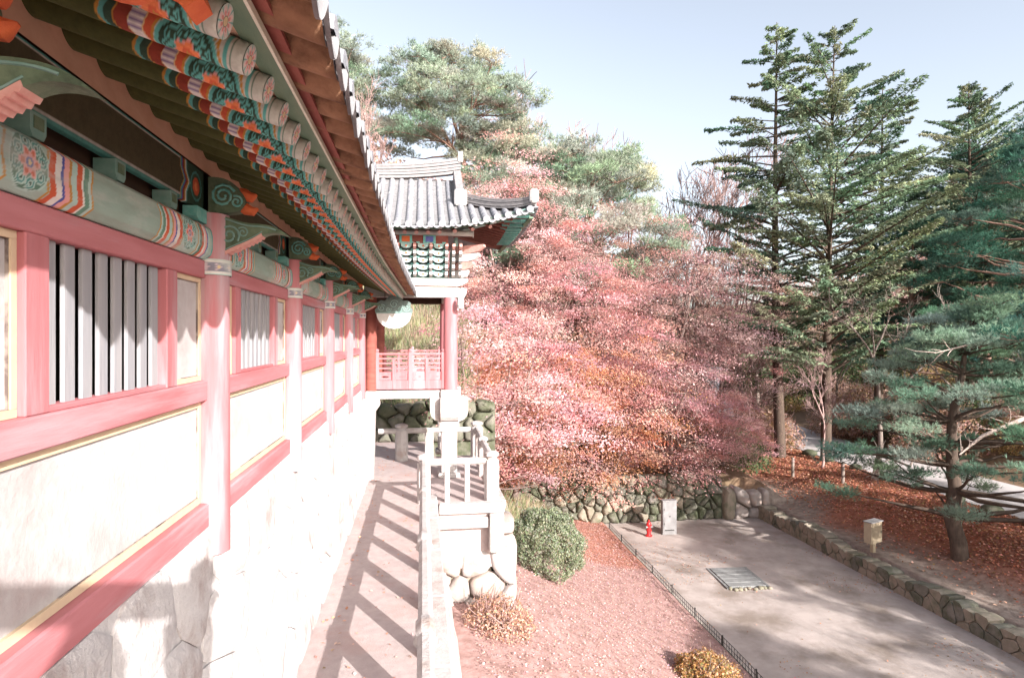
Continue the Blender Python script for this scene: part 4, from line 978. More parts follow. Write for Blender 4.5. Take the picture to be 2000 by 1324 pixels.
def maple_mesh(seed, h, R, npads, nleaf, pal, lsize=.17, zlow=.18, stems_n=5):
    r = np.random.default_rng(seed); stems = []
    base = r.uniform(.5, 1.3)
    stems.append((curve((0, 0, -.4), (r.normal(0, .15), r.normal(0, .15), base), r, .05, 4), np.linspace(.026 * h, .02 * h, 4)))
    top = stems[0][0][-1]
    for k in range(stems_n):
        a = 2 * math.pi * (k + r.uniform(-.3, .3)) / stems_n; rr = R * r.uniform(.35, .7); e = np.array([rr * math.cos(a), rr * math.sin(a), h * r.uniform(.55, .9)])
        stems.append((curve(top, e, r, .10, 9, -.06), np.linspace(.014 * h, .03, 9)))
        for q in range(3):
            j = r.integers(2, 6); a2 = a + r.normal(0, .8); l = R * r.uniform(.3, .6); s0 = stems[-1 - q][0][j] if len(stems[-1 - q][0]) > j else e
            stems.append((curve(s0, s0 + np.array([l * math.cos(a2), l * math.sin(a2), l * r.uniform(-.1, .5)]), r, .12, 6), np.linspace(.05, .02, 6)))
    u = unit(r.normal(0, 1, (npads * 3, 3))); rad = r.uniform(.25, 1, len(u)) ** .42
    zc = h * (.5 + zlow / 2); Rz = h * (.5 - zlow / 2); C_ = u * rad[:, None] * np.array([R, R, Rz]) * (1 + .20 * np.sin(3 * np.arctan2(u[:, 1], u[:, 0]) + seed) + .14 * np.sin(5 * u[:, 2] * 3 + 4 * u[:, 0]))[:, None] + np.array([0, 0, zc])
    C_ = C_[:npads]
    thin = connect(stems, C_, r, .035, -.06)
    P, Cl, Nn = [], [], []
    for c in C_:
        n = int(nleaf / npads * r.uniform(.4, 1.7)); q = r.normal(0, 1, (n, 3)) * np.array([.50, .50, .12]) * r.uniform(.5, 1.45); q += .10 * np.sin(q[:, [1, 2, 0]] * 7 + c)
        out = c * np.array([1, 1, 0]); out = out / (np.linalg.norm(out) + 1e-6); q[:, 2] -= .22 * (q @ out)
        P.append(c + q); Cl.append(np.broadcast_to(pick(r, pal, 1, .16), (n, 3)) * (1 + r.normal(0, .09, (n, 1))))
    P = np.concatenate(P); Cl = np.clip(np.concatenate(Cl), .01, .9)
    V, F, cc = leaves_np(P, lsize, np.array([.32, -.55, .75]), .36, Cl, r)
    return wood('trunk', stems, thin, BARKM, 7, 4), npmesh('crown', V, F, LEAF, cc)
def pine_mesh(seed, h, R, npads, tufts, pal, L=.2, wd=.02, K=7, zlow=.3, padr=.75, lean=(0, 0), bark=BARK, flat=.24, shape='layer', rtrunk=.02, forks=0, zbias=1.0):
    r = np.random.default_rng(seed); top = np.array([lean[0], lean[1], h * .96]); tk = curve((0, 0, -.5), top, r, .06, 12); rad = np.linspace(h * rtrunk, .04, 12)
    stems = [(tk, rad)]
    for k in range(forks):
        j = r.integers(4, 7); a = r.uniform(0, 6.28); stems.append((curve(tk[j], tk[j] + np.array([R * .55 * math.cos(a), R * .55 * math.sin(a), h * .33]), r, .16, 8, -.1), np.linspace(rad[j] * .75, .05, 8)))
    pads = []
    for k in range(npads):
        t = zlow + (1 - zlow) * ((k + r.uniform(0, 1)) / npads) ** zbias; a = k * 2.4 + r.normal(0, .5)
        if shape == 'layer': rr = R * (1 - ((t - zlow) / (1 - zlow)) ** 1.6 * .85) * math.sqrt(r.uniform(.1, 1))
        else: rr = R * math.sqrt(max(.02, 1 - ((t - zlow) / (1 - zlow) * 1.6 - .55) ** 2 * .8)) * math.sqrt(r.uniform(.03, 1))
        ct = np.array([np.interp(t * h, tk[:, 2], tk[:, i]) for i in range(3)]); pads.append(ct + np.array([rr * math.cos(a), rr * math.sin(a), r.normal(0, .2)]))
    pads = np.array(pads); thin = connect(stems, pads, r, .06, -.04, .25)
    P, Cl, Ax = [], [], []; nsub = 9; nt_ = max(3, int(tufts / npads / nsub))
    for c in pads:
        f = r.uniform(.65, 1.3); pc = pick(r, pal, 1, .14)
        for k in range(nsub):
            a = k * 2.4 + r.normal(0, .4); rr = padr * f * math.sqrt((k + .6) / nsub); sb = c + np.array([rr * math.cos(a), rr * math.sin(a), r.normal(0, padr * flat * .6) + padr * flat * .5])
            thin.append((curve(c + np.array([0, 0, -.12]), sb, r, .1, 3), np.linspace(.016, .006, 3)))
            o = r.normal(0, 1, (nt_, 3)) * np.array([1, 1, .55]) * L * .75; P.append(sb + o); Ax.append(unit(o) * .6 + np.array([.25 * math.cos(a), .25 * math.sin(a), .55])); Cl.append(np.broadcast_to(pc * (1 + r.normal(0, .10)), (nt_, 3)) * (1 + r.normal(0, .10, (nt_, 1))))
    P = np.concatenate(P); Cl = np.clip(np.concatenate(Cl), .005, .8)
    V, F, cc = needles_np(P, np.concatenate(Ax), L, wd, K, Cl, r, .38)
    return wood('trunk', stems, thin, bark, 9, 4), npmesh('crown', V, F, NEEDLE, cc)
def fir_mesh(seed, h, R, pal, z0=.22, dens=1.0, rise=.30):
    r = np.random.default_rng(seed); tk = np.linspace((0, 0, -.5), (r.normal(0, .3), r.normal(0, .3), h), 12) + np.stack([.10 * np.sin(np.linspace(0, 5, 12) + seed), .10 * np.sin(np.linspace(0, 4, 12)), np.zeros(12)], 1); stems = [(tk, np.linspace(h * .013, .02, 12))]; thin = []; P, Cl, Nn = [], [], []
    z = h * z0
    while z < h * .985:
        t = z / h; nb_ = int(r.integers(3, 6))
        for k in range(nb_):
            a = r.uniform(0, 6.283); prof = min(1, (1 - t) * 2.2) ** .8 * (.65 + .35 * min(1, t / .4)); L = R * prof * r.uniform(.30, 1.15) + .25
            d = np.array([math.cos(a), math.sin(a), 0]); p0 = np.array([np.interp(z, tk[:, 2], tk[:, i]) for i in range(3)])
            s = np.linspace(0, 1, 6)[:, None]; ris = rise * r.uniform(.3, 1.5); pts = p0 + d * L * s + np.array([0, 0, 1]) * L * (ris * s - .10 * s ** 2); thin.append((pts, np.linspace(.012 + .012 * L, .006, 6)))
            n = int(40 * L * dens); u = r.uniform(.22, 1, n) ** .8; lat = np.array([-d[1], d[0], 0]); wd = .26 * L * (1.08 - u) * .75 + .12
            o = r.uniform(-1, 1, n) * wd; q = p0 + d * (L * u)[:, None] + lat * o[:, None] + np.array([0, 0, 1]) * (L * (ris * u - .10 * u ** 2) - .10 * np.abs(o) + r.normal(0, .05, n))[:, None]
            P.append(q); Cl.append(np.broadcast_to(pick(r, pal, 1, .14), (n, 3)) * (1 + r.normal(0, .15, (n, 1)))); Nn.append(np.broadcast_to(np.array([d[0] * .2, d[1] * .2, 1.]), (n, 3)))
        z += h * .017 * r.uniform(.7, 1.5)
    P = np.concatenate(P); Cl = np.clip(np.concatenate(Cl), .005, .8)
    V, F, cc = leaves_np(P, .30, np.concatenate(Nn), .45, Cl, r, .40)
    return wood('trunk', stems, thin, BARK, 8, 3), npmesh('crown', V, F, NEEDLE, cc)
def bare_mesh(seed, h, spread, levels, mat, r0=None, twig=.012):
    r = np.random.default_rng(seed); thick, thin = [], []
    def grow(p, d, L, rad, lv):
        k = 5; e = p + d * L; pts = curve(p, e, r, .07, k); rr = np.linspace(rad, max(twig * .6, rad * .55), k); (thick if rad > .05 else thin).append((pts, rr))
        if lv == 0: return
        n = 3 if lv > 1 else int(r.integers(3, 6))
        for i in range(n):
            t = r.uniform(.35, 1.0) if i else 1.0; j = t * (k - 1); q = pts[int(j)] + (pts[min(k - 1, int(j) + 1)] - pts[int(j)]) * (j % 1)
            nd = unit(d + r.normal(0, spread, 3) + np.array([0, 0, .22])); grow(q, nd, L * r.uniform(.52, .78), max(twig, rad * r.uniform(.42, .62)), lv - 1)
    rad = r0 or h * .012
    grow(np.array([0, 0, -.4]), unit(np.array([r.normal(0, .06), r.normal(0, .06), 1.])), h * .38, rad, levels)
    return wood('branches', thick, thin, mat, 7, 3)
def shrub_mesh(seed, R, H, n, pal, lsize, stemmat, nst=14, tilt=1.2, shell=.5, mat=None, ball=0.0):
    r = np.random.default_rng(seed); u = unit(r.normal(0, 1, (n, 3))); u[:, 2] = np.where(u[:, 2] < -ball, -u[:, 2], u[:, 2]); rad = r.uniform(shell ** 3, 1, n) ** (1 / 3)
    lump = 1 + .10 * np.sin(4 * u[:, 0] * 3 + seed) * np.sin(4 * u[:, 1] * 3) + .05 * np.sin(11 * u[:, 2] + 7 * u[:, 0])
    P = u * (rad * lump)[:, None] * np.array([R, R, H]); P[:, 2] += ball * H; cl = pick(r, pal, n, .16)
    V, F, cc = leaves_np(P, lsize, u, tilt, cl, r)
    st = []
    for k in range(nst):
        d = unit(r.normal(0, 1, 3)); d[2] = abs(d[2]) + .4; d = unit(d); e = d * np.array([R, R, H]) * .9; st.append((curve((r.normal(0, .06), r.normal(0, .06), -.1), e, r, .10, 5), np.linspace(.03, .006, 5)))
        for q in range(3): m = st[-1 - q][0][3]; st.append((curve(m, m + r.normal(0, .28 * R, 3) + np.array([0, 0, .2 * H]), r, .1, 4), np.linspace(.014, .004, 4)))
    return wood('stems', [], st, stemmat, 4, 4), npmesh('foliage', V, F, mat or LEAF, cc)
def plant(name, label, cat, meshes, loc, sc_=1.0, rz=0.0, group=None, names=('trunk', 'crown'), sz=None):
    z = float(height(np.array([loc[0]]), np.array([loc[1]]))[0]) if len(loc) == 2 else loc[2]
    t = thing(name, (loc[0], loc[1], z), label, cat, group, rz); t.scale = (sc_, sc_, sz or sc_)
    for m, nm in zip(meshes, names): link(nm, m, t, False)
    return t

# ------------------------------------------------------------------ maples
PINK = [(.65, .365, .355), (.69, .415, .41), (.61, .305, .29), (.71, .475, .47), (.54, .315, .305)]
PINKG = [(.60, .405, .39), (.64, .45, .435), (.53, .355, .335), (.61, .385, .355)]
RUST = [(.56, .285, .215), (.51, .215, .125), (.60, .35, .315), (.53, .26, .165), (.38, .175, .09), (.61, .35, .325)]
mapA = maple_mesh(1, 13.0, 5.4, 330, 74000, PINK, .10); mapB = maple_mesh(2, 12.5, 5.8, 280, 46000, PINKG, .10); mapC = maple_mesh(3, 8.0, 4.6, 200, 42000, RUST, .105, .0); mapD = maple_mesh(5, 7.0, 4.0, 180, 32000, PINK, .10, .06)
gm = 'pink autumn maples above the retaining wall'
plant('maple_tree', 'tall pink maple beside the tip of the pavilion roof', 'maple tree', mapA, (4.6, 33.4), .95, .3, gm)
plant('maple_tree', 'tall dense pink maple above the middle of the mossy retaining wall', 'maple tree', mapA, (9.2, 34.8), 1.06, 2.1, gm)
plant('maple_tree', 'greyish pink maple rising highest in the middle of the pink mass', 'maple tree', mapB, (13.6, 36.0), 1.14, .9, gm)
plant('maple_tree', 'greyish pink maple thinning out towards the tall firs', 'maple tree', mapB, (18.2, 37.6), 1.10, 3.6, gm)
plant('maple_tree', 'low rust orange maple drooping over the mossy retaining wall', 'maple tree', mapC, (9.0, 31.2, -8.9), 1.05, .5, gm)
plant('maple_tree', 'rust orange maple hanging beside the pavilion platform railing', 'maple tree', mapC, (4.2, 29.2, -8.0), .98, 2.6, gm)
plant('maple_tree', 'small pink maple above the red fire hydrant and metal cabinet', 'maple tree', mapD, (13.4, 31.7, -8.7), 1.0, 1.2, gm)
plant('maple_tree', 'small pink maple over the pale boulders at the court corner', 'maple tree', mapD, (17.2, 33.0), .60, 4.0, gm)
plant('maple_tree', 'pink maple sapling spreading over the start of the sandy road', 'maple tree', mapD, (20.2, 36.4), .48, 5.3, gm)
plant('maple_tree', 'pink maple close behind the pavilion corner, half hidden by the roof', 'maple tree', mapD, (2.9, 25.6, -6.5), 1.05, 5.0, gm)

# ------------------------------------------------------------------ pines and firs
PG = [(.22, .33, .245), (.27, .38, .29), (.16, .265, .195), (.34, .43, .33)]
PD = [(.075, .165, .12), (.10, .20, .15), (.055, .125, .09), (.15, .25, .18)]
RP = [(.33, .39, .30), (.38, .43, .34), (.27, .34, .26), (.44, .46, .37)]
FG = [(.20, .27, .18), (.26, .32, .20), (.14, .21, .15), (.33, .36, .24)]
npn = pine_mesh(11, 10.6, 5.0, 84, 23000, PG, .19, .016, 8, .22, .80, (.5, -.2), BARK, .20, 'layer', .032)
plant('pine_tree', 'blue green pine with forked trunk standing beyond the low stone wall', 'pine tree', npn, (21.1, 21.2), .96, .4)
dpn = pine_mesh(12, 20.5, 6.4, 72, 16000, PD, .26, .024, 8, .34, 1.15, (-.8, .4), BARKR, .18, 'layer', .016)
plant('pine_tree', 'tall dark green pine filling the right edge of the view', 'pine tree', dpn, (26.0, 21.0), .84, 1.0)
plant('pine_tree', 'dark pine behind the blue green pine across the road', 'pine tree', dpn, (35.5, 31.5), .92, 2.7)
plant('pine_tree', 'dark slender pine deep in the wood behind the road', 'pine tree', dpn, (39.0, 37.5), .95, 4.4)
plant('pine_tree', 'pine with pale reddish trunk at the far right of the dark wood', 'pine tree', dpn, (37.2, 27.6), .80, 5.6)
plant('pine_tree', 'distant pine on the slope right of the road bend', 'pine tree', dpn, (44.0, 43.0), .85, 3.3)
plant('pine_tree', 'pine with bare lower trunk beside the far verge of the road', 'pine tree', dpn, (33.8, 36.8), .78, .4)
rpn = pine_mesh(13, 17.5, 6.6, 92, 26000, RP, .30, .030, 8, .56, 1.3, (.6, 0), BARKR, .28, 'round', .022, 4)
rpn2 = pine_mesh(14, 20.0, 6.8, 88, 25000, RP, .30, .030, 8, .54, 1.3, (1.6, -.6), BARKR, .26, 'round', .018, 4)
plant('red_pine_tree', 'broad old red pine with orange trunk towering behind the pavilion ridge', 'pine tree', rpn, (1.2, 40.0), .79, 0.2)
plant('red_pine_tree', 'red pine just right of the pavilion roof above the maples', 'pine tree', rpn2, (6.2, 38.6), .92, 1.9)
plant('red_pine_tree', 'red pine reaching out over the pink maples with a pointed side branch', 'pine tree', rpn2, (10.8, 39.2), .93, 4.9)
plant('red_pine_tree', 'red pine peeking out above the corridor eave', 'pine tree', rpn, (-7.0, 43.0), .84, 2.2)
fr1 = fir_mesh(21, 29.0, 6.4, FG, .22, 1.5); fr2 = fir_mesh(22, 28.0, 7.8, FG, .2, 1.3, .50)
plant('fir_tree', 'tall fir with ragged branches, the one nearest the pink maples', 'fir tree', fr1, (23.4, 37.2), 1.0, .3)
plant('fir_tree', 'tallest fir with branches lifting towards the right', 'fir tree', fr2, (25.6, 35.6), .99, 1.3)
plant('fir_tree', 'shorter fir standing alone at the right against the sky', 'fir tree', fr2, (37.0, 36.6), .86, 2.9)
plant('fir_tree', 'pale fir with thin crown between the lone fir and the dark pine', 'fir tree', fr2, (41.0, 39.5), .84, 5.2)
plant('fir_tree', 'fir filling the gap between the tallest fir and the lone fir', 'fir tree', fr1, (33.5, 40.8), .92, 4.2)

# ------------------------------------------------------------------ bare trees
BM = [bare_mesh(31, 17, .42, 6, BARKP, .20, .020), bare_mesh(32, 15, .5, 5, BARKG, .20, .016), bare_mesh(33, 14, .40, 6, BARKP, .17, .020)]
SPOT = [(0, 9.6, 50, 1.62, 'bare pinkish tree fanning out against the sky right of the big red pine'), (2, 15.5, 51, 1.75, 'fine bare tree showing above the pines in mid sky'), (0, 27.5, 57, 1.55, 'leafless pale tree in the sky gap left of the firs'),
        (2, 29.0, 52.5, 1.45, 'second leafless tree in the sky gap, closer to the firs'), (0, -2.6, 37.5, .72, 'bare pink tree seen between the eave and the red pine trunk'), (1, 25.0, 42.0, 1.0, 'grey leafless tree against the trunk of the nearest fir'),
        (1, 25.0, 30.6, .85, 'grey crooked bare tree in front of the tall firs'), (2, 5.4, 44, 1.0, 'bare reddish tree behind the old red pine'), (1, 33.6, 33.6, .8, 'pale bare tree leaning beyond the road in the dark wood'), (0, 21.5, 47, 1.2, 'bare pinkish tree rising behind the pink maples'),
        (1, 37.5, 30.0, .75, 'bare tree at the right edge between dark pines'), (2, 21.6, 38.0, .62, 'small brown bare tree where the pink maples end'), (0, 22.6, 41.5, .6, 'small bare tree in front of the brown undergrowth'), (2, 18.8, 41.0, .9, 'bare pinkish tree standing up out of the greyish maples'), (1, 34.5, 47.0, .7, 'bare tree on the far verge where the road bends'), (2, 24.2, 34.0, .55, 'thin bare tree above the red leaf slope')]
for i, (k, x, y, s, lab) in enumerate(SPOT): plant('bare_tree', lab, 'tree', (BM[k],), (x, y), s, i * 1.7, 'leafless trees', ('branches',))

lt = thing('leaning_tree', (25.0, 17.4, float(height(np.array([25.0]), np.array([17.4]))[0])), 'pale bare branch reaching in from the right edge across the blue green pine', 'tree')
rl_ = np.random.default_rng(6); th_ = [(np.array([(25.0, 17.4, -9), (25.1, 17.6, -6.5), (24.6, 18.0, -3.5), (24.2, 18.4, -.5), (24.4, 18.6, 3.0)]), np.array([.24, .21, .18, .13, .06])),
    (np.array([(24.7, 17.9, -3.9), (23.2, 18.4, -2.9), (21.5, 19.0, -3.0), (19.9, 19.1, -3.6), (18.95, 19.1, -4.25)]), np.array([.13, .11, .09, .065, .02])),
    (np.array([(24.3, 18.3, -1.2), (22.6, 20.0, .1), (20.5, 20.0, -.30), (18.8, 20.0, -.66)]), np.array([.09, .07, .045, .012]))]
tw_ = []
for p_, q_ in th_[1:]:
    for k in range(12):
        i_ = int(rl_.integers(1, len(p_))); m_ = p_[i_] * (f_ := rl_.uniform(.2, 1)) + p_[i_ - 1] * (1 - f_); tw_.append((curve(m_, m_ + rl_.normal(0, .45, 3) + np.array([-.4, 0, .15]), rl_, .15, 4), np.linspace(.022, .005, 4)))
link('branches', wood('branches', th_, tw_, BARKL, 8, 4), lt)

# ------------------------------------------------------------------ trees beyond the right edge that shade the court
SH = 'trees standing beyond the right edge of the view'
for i, (x, y, k, s) in enumerate(((21.8, -4.5, 0, .95), (19.0, -10.0, 2, .9), (30.0, -1.5, 0, 1.15), (34.5, 4.5, 0, 1.1), (26.5, -11.5, 2, .9), (41.0, 3.5, 1, .55), (27.5, 2.0, 2, .9), (36.5, -5.0, 0, 1.1), (31.5, -9.0, 2, .95))):
    plant('pine_tree' if k < 2 else 'bare_tree', 'tree beyond the right edge whose long shadow crosses the court', 'tree', (npn, dpn)[k] if k < 2 else (BM[1],), (x, y), s, i * 1.3, SH, ('trunk', 'crown') if k < 2 else ('branches',))

# ------------------------------------------------------------------ bushes and undergrowth
bsh = shrub_mesh(41, 1.12, 1.05, 26000, [(.24, .27, .17), (.31, .33, .23), (.17, .21, .12), (.38, .39, .30)], .06, BARKG, 12, 1.6, .84, None, .72)
plant('clipped_bush', 'round clipped green bush in the garden by the platform', 'bush', bsh, (3.75, 18.6), 1.10, .2, None, ('stems', 'foliage'))
bs2 = shrub_mesh(42, .55, .55, 4000, [(.24, .32, .22), (.34, .40, .30)], .07, BARKG, 8, .9, .6)
plant('low_bush', 'small green bush tucked behind the round clipped bush', 'bush', bs2, (3.3, 21.0), 1.0, .2, None, ('stems', 'foliage'))
bs3 = shrub_mesh(43, .85, .75, 5200, [(.50, .30, .22), (.56, .36, .28), (.42, .24, .15), (.60, .42, .35)], .055, BARKP, 30, 1.3, .3)
plant('dry_bush', 'dry pinkish brown bush at the foot of the white stone blocks', 'bush', bs3, (1.55, 12.7, -6.25), 1.0, .5, None, ('stems', 'foliage'))
bs4 = shrub_mesh(44, 1.0, .85, 9000, [(.50, .27, .12), (.58, .36, .20), (.40, .22, .08), (.30, .26, .10), (.62, .42, .28)], .075, BARKG, 20, 1.1, .45)
plant('azalea_bush', 'orange brown azalea bush at the bottom edge near the fence', 'bush', bs4, (7.5, 15.3), 1.0, 1.0, None, ('stems', 'foliage'))
US = [shrub_mesh(50, 2.0, 2.6, 5200, [(.44, .27, .20), (.50, .33, .27), (.36, .22, .14), (.55, .38, .33)], .13, BARKP, 26, 1.4, .15),
      shrub_mesh(51, 2.2, 3.0, 5600, [(.10, .15, .07), (.15, .19, .09), (.07, .11, .06), (.20, .20, .10)], .15, BARKG, 18, 1.2, .3),
      shrub_mesh(52, 1.8, 2.2, 4600, [(.42, .29, .14), (.48, .33, .18), (.36, .24, .10), (.30, .25, .12)], .12, BARKP, 24, 1.3, .2)]
ur = random.Random(9)
def mass(name, label, spots):
    """undergrowth that reads as one mass: shrubs of stems and leaves joined"""
    for part in (1, 0):
        Vs, Fs, Cs, o = [], [], [], 0
        for (k, x, y, s_, a) in spots:
            me = US[k][part]; nv = len(me.vertices); v = np.empty(nv * 3, np.float32); me.vertices.foreach_get('co', v); v = v.reshape(-1, 3)
            f = np.empty(len(me.loops), np.int32); me.loops.foreach_get('vertex_index', f)
            R_ = np.array([[math.cos(a), -math.sin(a), 0], [math.sin(a), math.cos(a), 0], [0, 0, 1]]); v = v @ R_.T * s_ + np.array([x, y, float(height(np.array([x]), np.array([y]))[0])])
            Vs.append(v); Fs.append(f.reshape(-1, 4) + o); o += nv
            if part:
                c = np.empty(nv * 4, np.float32); me.color_attributes['Col'].data.foreach_get('color', c); Cs.append(c.reshape(-1, 4)[:, :3])
        me = npmesh(name, np.concatenate(Vs), np.concatenate(Fs), LEAF if part else BARKP, np.concatenate(Cs) if part else None)
        if part: root = tag(link(name, me), label, 'undergrowth', kind='stuff')
        else: tag(link('stems', me, root), kind='stuff')
sp = []
for i in range(500):
    x, y = ur.uniform(18, 62), ur.uniform(33, 78); d = x - float(road_c(np.array(y)))
    if len(sp) >= 80: break
    if abs(d) < 4.2 or (d < 0 and (y < 40 or x < 20)) or x > y * 1.12 + 4: continue
    sp.append((ur.choice((0, 0, 1, 1, 2)), x, y, ur.uniform(.75, 1.5), ur.uniform(0, 6)))
for i in range(22): sp.append((ur.choice((0, 1, 1, 2)), ur.uniform(34.5, 50), ur.uniform(22, 40), ur.uniform(.6, 1.1), ur.uniform(0, 6)))
mass('undergrowth', 'brown and dark green undergrowth on the slope beyond the road', sp)
mass('maple_undergrowth', 'dark shrubs growing in the shade under the pink maples', [(ur.choice((1, 1, 0)), ur.uniform(5.5, 20), ur.uniform(33.5, 50), ur.uniform(.7, 1.2), ur.uniform(0, 6)) for i in range(26)])
for x, y, k, s_, lab in ((24.0, 40.5, 2, 1.2, 'yellow brown shrub at the foot of the nearest fir'), (22.6, 39.6, 0, 1.1, 'pinkish brown shrub between the maples and the nearest fir'), (33.2, 44.0, 0, 1.3, 'pinkish brown shrub on the far verge of the road')):
    plant('wild_shrub', lab, 'shrub', US[k], (x, y), s_, x, None, ('stems', 'foliage'))
# wood on the far slopes: one mass
r = np.random.default_rng(77); P = []; Cl = []
for i in range(420):
    x, y = r.uniform(-50, 120), r.uniform(62, 130)
    if abs(x - road_c(np.array(y))) < 6 or x > y * 1.15 + 5 or x < -y * .35: continue
    z = float(height(np.array([x]), np.array([y]))[0]); n = 330; q = unit(r.normal(0, 1, (n, 3))) * r.uniform(.4, 1, (n, 1)); hh = r.uniform(3.5, 7.5)
    P.append(np.array([x, y, z + hh * .9]) + q * np.array([hh * .5, hh * .5, hh])); Cl.append(np.broadcast_to(pick(r, [(.40, .27, .24), (.46, .33, .30), (.36, .24, .17), (.16, .19, .12), (.44, .30, .22)], 1, .15), (n, 3)) * (1 + r.normal(0, .15, (n, 1))))
P = np.concatenate(P); V, F, cc = leaves_np(P, .55, np.array([0, 0, 1.]), 1.0, np.clip(np.concatenate(Cl), .01, .8), r)
tag(link('far_woods', npmesh('far_woods', V, F, LEAF, cc)), 'distant brown and pink winter wood on the slopes', 'woods', kind='stuff')
# bamboo grass and straw on the bank behind the pavilion
r = np.random.default_rng(78); n = 16000; x = r.uniform(-7, 6, n); y = 22.3 + 14 * r.uniform(0, 1, n) ** 1.2; z = height(x, y)
V, F, cc = needles_np(np.stack([x, y, z], 1), np.array([0, -.25, 1.1]), .75, .035, 4, pick(r, [(.26, .32, .15), (.34, .36, .20), (.46, .38, .27), (.52, .42, .33), (.18, .24, .12), (.48, .32, .26)], n, .2), r, .5)
tag(link('bank_grass', npmesh('bank_grass', V, F, NEEDLE, cc)), 'bamboo grass and straw covering the bank behind the pavilion', 'grass', kind='stuff')
# fallen leaves
def litter(name, label, x, y, pal, size, seed, zoff=.03):
    r = np.random.default_rng(seed); z = height(x, y) + zoff + r.uniform(0, .03, len(x)); V, F, cc = leaves_np(np.stack([x, y, z], 1), size, np.array([0, 0, 1.]), .35, pick(r, pal, len(x), .2), r, .8)
    tag(link(name, npmesh(name, V, F, LITTER, cc)), label, 'leaves', kind='stuff')
r = np.random.default_rng(80); n = 52000; x = 1.0 + 8.2 * r.uniform(0, 1, n); y = r.uniform(10, 30.5, n); k = r.uniform(0, 1, n) < np.where(y > 23, 1.0, .62)
litter('garden_leaves', 'pink and red fallen leaves scattered over the garden grass', x[k], y[k], [(.50, .33, .31), (.46, .28, .26), (.54, .38, .36), (.40, .22, .20), (.32, .20, .17), (.48, .31, .28)], .042, 81)
n = 46000; x = r.uniform(19.2, 26, n); y = r.uniform(12, 46, n); k = r.uniform(0, 1, n) < np.clip((x - 19.6) / 3, .06, 1)
litter('slope_leaves', 'red brown fallen leaves on the slope between low wall and road', x[k], y[k], [(.46, .18, .11), (.52, .24, .16), (.38, .13, .08), (.56, .30, .22), (.30, .16, .08)], .10, 82)
n = 5000; x = r.uniform(9.5, 18.3, n); y = r.uniform(12, 30.3, n); k = (vnoise(x, y, 1.8, 9) > .66) | (r.uniform(0, 1, n) < .05) | (x > 18.0)
x, y = x[k], y[k]; V, F, cc = leaves_np(np.stack([x, y, np.full(len(x), COURT_Z + .035)], 1), .06, np.array([0, 0, 1.]), .3, pick(r, [(.40, .20, .13), (.34, .22, .14), (.46, .28, .22)], len(x), .2), r, .8)
tag(link('court_leaves', npmesh('court_leaves', V, F, LITTER, cc)), 'sparse brown leaves blown across the packed earth court', 'leaves', kind='stuff')
n = 700; x = r.uniform(-1.3, .0, n); y = r.uniform(5, 21, n); k = (x < -1.0) | (r.uniform(0, 1, n) < .25); x, y = x[k], y[k]
V, F, cc = leaves_np(np.stack([x, y, np.full(len(x), PATH_Z + .012)], 1), .05, np.array([0, 0, 1.]), .25, pick(r, [(.50, .24, .17), (.44, .28, .20), (.58, .36, .30)], len(x), .2), r, .8)
tag(link('walkway_leaves', npmesh('walkway_leaves', V, F, LITTER, cc)), 'few dry leaves lying on the terrace walkway', 'leaves', kind='stuff')

# ------------------------------------------------------------------ things in the court
hy = thing('fire_hydrant', (10.95, 28.4, COURT_Z), 'red fire hydrant standing in front of the mossy wall', 'hydrant')
MB().lathe([(.17, COURT_Z), (.17, COURT_Z + .05), (.12, COURT_Z + .06), (.105, COURT_Z + .12), (.105, COURT_Z + .26), (.135, COURT_Z + .27), (.135, COURT_Z + .31), (.105, COURT_Z + .32), (.10, COURT_Z + .50), (.14, COURT_Z + .51), (.14, COURT_Z + .55), (.115, COURT_Z + .56), (.11, COURT_Z + .64), (.06, COURT_Z + .71), (.02, COURT_Z + .73)], 10.95, 28.4, 16).build('barrel', HYDR, hy, True)
MB().lathe([(.03, COURT_Z + .72), (.035, COURT_Z + .78), (.02, COURT_Z + .80)], 10.95, 28.4, 8).build('operating_nut', HYDR, hy)
for dx in (-1, 1): MB().tube([(10.95 + dx * .08, 28.36, COURT_Z + .46), (10.95 + dx * .17, 28.34, COURT_Z + .46), (10.95 + dx * .20, 28.33, COURT_Z + .46)], [.05, .05, .058], 10).build('outlet_cap', METAL, hy, True)
cb = thing('hose_cabinet', (12.05, 28.55, COURT_Z), 'tall grey metal cabinet beside the red fire hydrant', 'cabinet')
c = MB().box(11.69, 12.41, 28.44, 28.72, COURT_Z + .12, COURT_Z + 1.62, 0, .012).build('body', METAL, cb)
MB().box(11.67, 12.43, 28.41, 28.74, COURT_Z + 1.622, COURT_Z + 1.68, 0, .01).build('top', METAL, cb); MB().box(11.69, 12.41, 28.46, 28.70, COURT_Z - .02, COURT_Z + .118).build('base', METAL, cb)
d = MB().box(11.74, 12.36, 28.425, 28.438, COURT_Z + .30, COURT_Z + 1.35, 0, .003).build('door', METAL, cb); MB().box(12.03, 12.07, 28.40, 28.424, COURT_Z + .88, COURT_Z + .93).build('handle', BLACKM, d)
MB().box(11.74, 12.36, 28.425, 28.438, COURT_Z + 1.38, COURT_Z + 1.59, 0, .003).build('upper_panel', METAL, cb); MB().box(11.80, 12.28, 28.42, 28.438, COURT_Z + .20, COURT_Z + .245).build('vent', BLACKM, cb)
for z in (.5, 1.2): MB().box(11.742, 11.77, 28.415, 28.424, COURT_Z + z, COURT_Z + z + .09).build('hinge', BLACKM, cb)
eb = thing('control_box', (18.95, 23.3, -9.2), 'beige metal control box on a short post behind the low stone wall', 'control box', None, .35)
MB().box(-.10, .10, -.07, .07, -.3, .42, 0, .01).build('post', METALB, eb, world=False)
